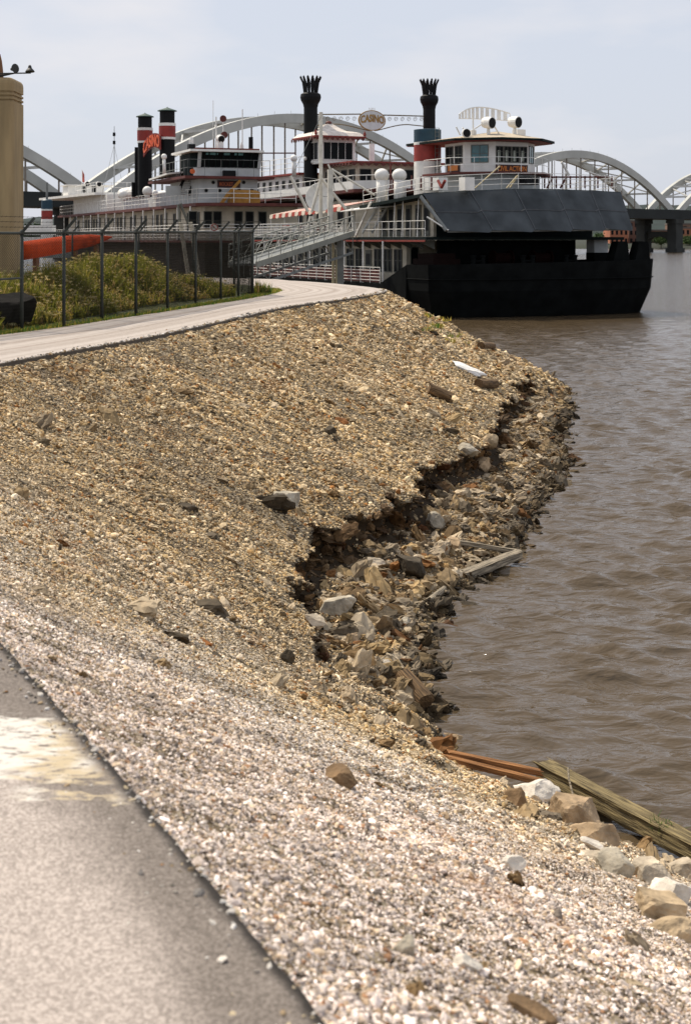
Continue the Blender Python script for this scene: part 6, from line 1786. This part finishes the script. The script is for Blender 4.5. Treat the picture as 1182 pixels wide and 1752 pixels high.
# ================================================================== the arched river bridge
silver = mat('bridge silver paint', (0.50, 0.50, 0.46), 0.6, 0.10, .15)
bwhite = mat('bridge bracing paint', (0.55, 0.54, 0.50), 0.6, 0.08, .2)
darks = mat('dark bridge deck', (0.020, 0.024, 0.023), 0.8, 0.2, .1)
pierm = mat('dark pier concrete', (0.040, 0.042, 0.038), 0.9, 0.25, .15)
J1 = Vector((-63.3, 366.0, 0)); J2 = Vector((131.2, 567.0, 0))
un = (J2 - J1).normalized(); wf_ = Vector((-un.y, un.x, 0)); BW = 14.4; ZD = 15.95
J15 = J1.lerp(J2, .535)
bridge = thing('arch_bridge', 'long silver arched road bridge on dark piers crossing the river behind the boats', 'bridge', J1)
lo_ = Vector(J1)
def deck_run(a_, b_): 
    c = (a_ + b_) / 2 + wf_ * (BW / 2) - lo_
    return MB().obox(c + Zv * (ZD - 1.4), un * ((b_ - a_).length / 2), wf_ * (BW / 2 + 1.5), Zv * 1.4).obox(c + Zv * (ZD + .45) - wf_ * (BW / 2 + 1.3), un * ((b_ - a_).length / 2), wf_ * .08, Zv * .44).build('deck', darks, bridge)
JA = J1 - un * 300; JB = J2 + un * 420
deck_run(JA, JB)
hang_n = [0]
def arch(a_, b_, rise, np_, dep=2.7):
    L_ = (b_ - a_).length
    sp = thing('arch_span', None, None); sp.parent = bridge
    N_ = 48
    def pt(u, off, dz): return a_.lerp(b_, u) + wf_ * (BW * off) + Zv * (ZD + .05 + rise * 4 * u * (1 - u) + dz) - lo_
    for off in (0, 1):
        vs = []; fs = []
        for i in range(N_ + 1):
            u = i / N_
            t_ = Vector((un.x, un.y, rise * 4 * (1 - 2 * u) / L_)).normalized(); nrm_ = Vector((-un.x * t_.z, -un.y * t_.z, math.hypot(t_.x, t_.y)))
            c = pt(u, off, 0)
            for su, sv in ((-1, -1), (1, -1), (1, 1), (-1, 1)): vs.append(c + wf_ * (su * .75) + nrm_ * (sv * dep / 2))
        for i in range(N_):
            o_ = i * 4; fs += [(o_ + k, o_ + (k + 1) % 4, o_ + 4 + (k + 1) % 4, o_ + 4 + k) for k in range(4)]
        fs += [(0, 1, 2, 3), (N_ * 4 + 3, N_ * 4 + 2, N_ * 4 + 1, N_ * 4)]
        MB().add(vs, fs).build('arch_rib', silver, sp)
        for k in range(1, np_):
            u = k / np_
            c = pt(u, off, 0); g = c.copy(); g.z = ZD
            sx_ = CX + F * (c.x + lo_.x) / (c.y + lo_.y)
            if -20 < sx_ < 1200 and c.z - ZD > dep * .8:
                MB().beam(g, c - Zv * (dep * .45),   .34, .34, up=tuple(un)).build('hanger', mat('hanger brown', (.24, .20, .16), .6, .1, .5), sp)
                hang_n[0] += 1
    q = MB(); us = [.085, .17, .255, .34, .42, .5, .58, .66, .745, .83, .915]
    for i, u in enumerate(us):
        q.beam(pt(u, 0, dep * .3), pt(u, 1, dep * .3), .6, .7); 
        if i + 1 < len(us):
            u2 = us[i + 1]
            q.beam(pt(u, 0, dep * .1), pt(u2, 1, dep * .1), .45, .45); q.beam(pt(u, 1, dep * .1), pt(u2, 0, dep * .1), .45, .45)
    q.build('cross_bracing', bwhite, sp)
    q = MB()
    for off in (0,):
        for i in range(1, 22):
            c = pt(i / 22, off, dep * .5); q.tube(c, c + Zv * .9, .05, n=4)
    q.build('rail_stub', silver, sp)
arch(J1 - un * 140, J1 - un * 2.5, 21, 14)
arch(J1 + un * 2.5, J15 - un * 2.5, 24.6, 16)
arch(J15 + un * 2.5, J2 - un * 2.5, 20.2, 14)
arch(J2 + un * 2.5, J2 + un * 112, 18, 11)
for c in (J1 - un * 142, J1, J15, J2, J2 + un * 114):
    q = MB(); c = c - lo_
    for off in (0, 1):
        o = c + wf_ * (BW * off)
        q.obox(o + Zv * 5.2, un * 2.6, wf_ * 2.0, Zv * 6.2); q.obox(o + Zv * 12.3, un * 3.1, wf_ * 2.3, Zv * .87)
        q.obox(o + Zv * .3, un * 3.0, wf_ * 2.6, Zv * 1.3)
    m = c + wf_ * (BW / 2)
    # web between the columns with an arched opening
    n = 12; vs = []; hw = BW / 2 - 2.01
    for d in (-1, 1):
        for i in range(n + 1):
            s_ = -1 + 2 * i / n; vs.append(m + wf_ * (s_ * hw) + un * (d * 1.2) + Zv * (3.6 + 2.6 * math.sqrt(max(0, 1 - s_ * s_))))
        for i in range(n + 1):
            s_ = -1 + 2 * i / n; vs.append(m + wf_ * (s_ * hw) + un * (d * 1.2) + Zv * 8.2)
    o_ = 2 * (n + 1); fs = []
    for i in range(n):
        fs += [(i, i + 1, n + 2 + i, n + 1 + i), (o_ + i + 1, o_ + i, o_ + n + 1 + i, o_ + n + 2 + i), (i, o_ + i, o_ + i + 1, i + 1), (n + 1 + i, n + 2 + i, o_ + n + 2 + i, o_ + n + 1 + i)]
    q.add(vs, fs)
    q.build('pier', pierm, bridge)
for d in (24, 48, 72, 96, 120, 144):
    pass
# approach piers on the right, beyond the last arch
# ================================================================== far bank, hills, buildings, trees
x = np.linspace(-1400, 2200, 260); yb = np.array([770, 778, 800, 900, 1300, 2400])
zb_ = np.array([-1.0, 1.2, 2.6, 4.0, 6.0, 8.0])
Xg, Yg = np.meshgrid(x, yb, indexing='ij'); Zg = np.repeat(zb_[None, :], len(x), 0) + 0.8 * (fbm(Xg * .02, Yg * .02, 201, 3) - .5)
Yg = Yg + 10 * (fbm(Xg * .012, 0 * Yg, 202, 3) - .5) * (Yg < 1000)
ii = np.arange(Xg.size).reshape(Xg.shape)
qf2 = np.stack([ii[:-1, :-1], ii[1:, :-1], ii[1:, 1:], ii[:-1, 1:]], -1).reshape(-1, 4)
tag(npmesh('far_bank', np.stack([Xg, Yg, Zg], -1).reshape(-1, 3), qf2, mat('far bank scrub', (.028, .034, .018), .95, .3, .02), smooth=True), kind='structure')
x = np.linspace(-2600, 3600, 900); ys = np.linspace(0, 1, 26)
Xg, Sg = np.meshgrid(x, ys, indexing='ij')
rid = 40 + 26 * smooth(-400, 700, Xg) + 26 * (fbm(Xg * .0022, 0 * Xg, 211, 4) - .5)
Yg = 1900 + Sg * 900
Zg = 4 + rid * np.sin(np.clip(Sg * 1.2, 0, 1) * math.pi / 2) + 7 * (fbm(Xg * .05, Sg * 30, 212, 3) - .5) * (Sg > .03)
ii = np.arange(Xg.size).reshape(Xg.shape)
qf2 = np.stack([ii[:-1, :-1], ii[1:, :-1], ii[1:, 1:], ii[:-1, 1:]], -1).reshape(-1, 4)
tag(npmesh('hills', np.stack([Xg, Yg, Zg], -1).reshape(-1, 3), qf2, mat('wooded hills', (.014, .028, .024), 1.0, .25, .02), smooth=False), kind='structure')

def building(name, label, xa, xb, ytop, Y, col, rows_, cols, deep=22, roof_h=.8):
    a_ = (xa - CX) / F * Y; b_ = (xb - CX) / F * Y; zt = EYE - (ytop - HY) / F * Y
    o = thing(name, label, 'building', ((a_ + b_) / 2, Y, 2.0), 0, 'brick buildings on the far bank')
    hw = (b_ - a_) / 2; H_ = zt - 2.0
    wl = MB().box(-hw, hw, 0, deep, -.6, H_).build('wall', mat('brick ' + name + label[:9], col, .9, .15, .12), o)
    MB().box(-hw - .25, hw + .25, -.25, deep + .25, H_ + .004, H_ + roof_h).build('roof', mat('roof parapet', (.16, .13, .11), .9), o)
    for r_ in range(rows_):
        for c_ in range(cols):
            cx_ = -hw + (c_ + .5) * 2 * hw / cols; cz_ = (r_ + .55) * H_ / rows_
            MB().box(cx_ - 2 * hw / cols * .24, cx_ + 2 * hw / cols * .24, -.06, -.004, cz_ - H_ / rows_ * .26, cz_ + H_ / rows_ * .26).build('window', glass, wl)
building('warehouse', 'orange brick warehouse seen under the right end of the bow screen', 1043, 1074, 392, 815, (.40, .15, .08), 2, 4)
building('brick_block', 'dark red brick block left of the far bridge pier', 1075, 1108, 379, 830, (.17, .085, .06), 3, 4)
building('brick_block', 'low brown building seen between the two bridge pier columns', 1109, 1152, 395, 840, (.20, .11, .075), 2, 5)
building('brick_block', 'orange brick building right of the near bridge pier column', 1164, 1196, 391, 800, (.38, .16, .09), 2, 4)
building('brick_block', 'long brown building at the far right edge beyond the orange one', 1150, 1260, 384, 900, (.22, .13, .09), 2, 8)
def leaf_tree(name, label, base, height, rad_, n, seed, trunk_r=.3, group=None, low=.2):
    r = np.random.default_rng(seed)
    o = thing(name, label, 'tree', base, 0, group)
    q = MB().tube((0, 0, -.3), (0, 0, height * .45), trunk_r, trunk_r * .6, n=8)
    for k in range(6):
        a0 = k * 1.1; q.tube((0, 0, height * (.25 + .04 * k)), (math.cos(a0) * rad_ * .6, math.sin(a0) * rad_ * .6, height * (.5 + .06 * k)), trunk_r * .4, trunk_r * .1, n=5)
    q.build('trunk', mat('tree bark', (.06, .045, .03), .9), o)
    cl = r.normal(0, 1, (22, 3)); cl /= np.linalg.norm(cl, axis=1)[:, None]; cl *= (r.random((22, 1)) ** .5) * .72
    k = r.integers(0, 22, n); p = cl[k] + r.normal(0, .20, (n, 3))
    p = p * np.array([rad_, rad_, height * (1 - low) / 2]) + np.array([0, 0, height * (low + (1 - low) / 2)])
    s_ = rad_ * .07 * r.uniform(.6, 1.4, n)[:, None]
    a_ = r.normal(0, 1, (n, 3)); a_ /= np.linalg.norm(a_, axis=1)[:, None]; b_ = np.cross(a_, r.normal(0, 1, (n, 3))); b_ /= np.linalg.norm(b_, axis=1)[:, None]
    V_ = np.stack([p - a_ * s_, p + b_ * s_ * .7, p + a_ * s_, p - b_ * s_ * .7], 1).reshape(-1, 3)
    npmesh('crown', V_, np.arange(n * 4).reshape(n, 4), [mat('leaf deep', (.035, .07, .015), .8, .2, 1), mat('leaf light', (.07, .12, .025), .8, .2, 1)], parent=o, mi=(k % 3 == 0).astype(int))
leaf_tree('tree', 'round green tree on the far bank framed by the bridge pier arch', ((1130 - CX) / F * 775, 775, .8), 9, 5.0, 2600, 5, low=.12)
for i, (x_, Y, h_, r_, lab) in enumerate(((1022, 800, 8, 5, 'low green tree behind the stern end of the black hull on the far bank'), (1178, 790, 7, 5, 'low green tree at the right edge on the far bank'),
        (52, 800, 12, 9, 'broad tree on the far bank just right of the tan pillar'), (66, 830, 14, 10, 'taller tree on the far bank left of the banded post'))):
    leaf_tree('tree', lab, ((x_ - CX) / F * Y, Y, 1.2), h_, r_, 1600, 30 + i, low=.1)
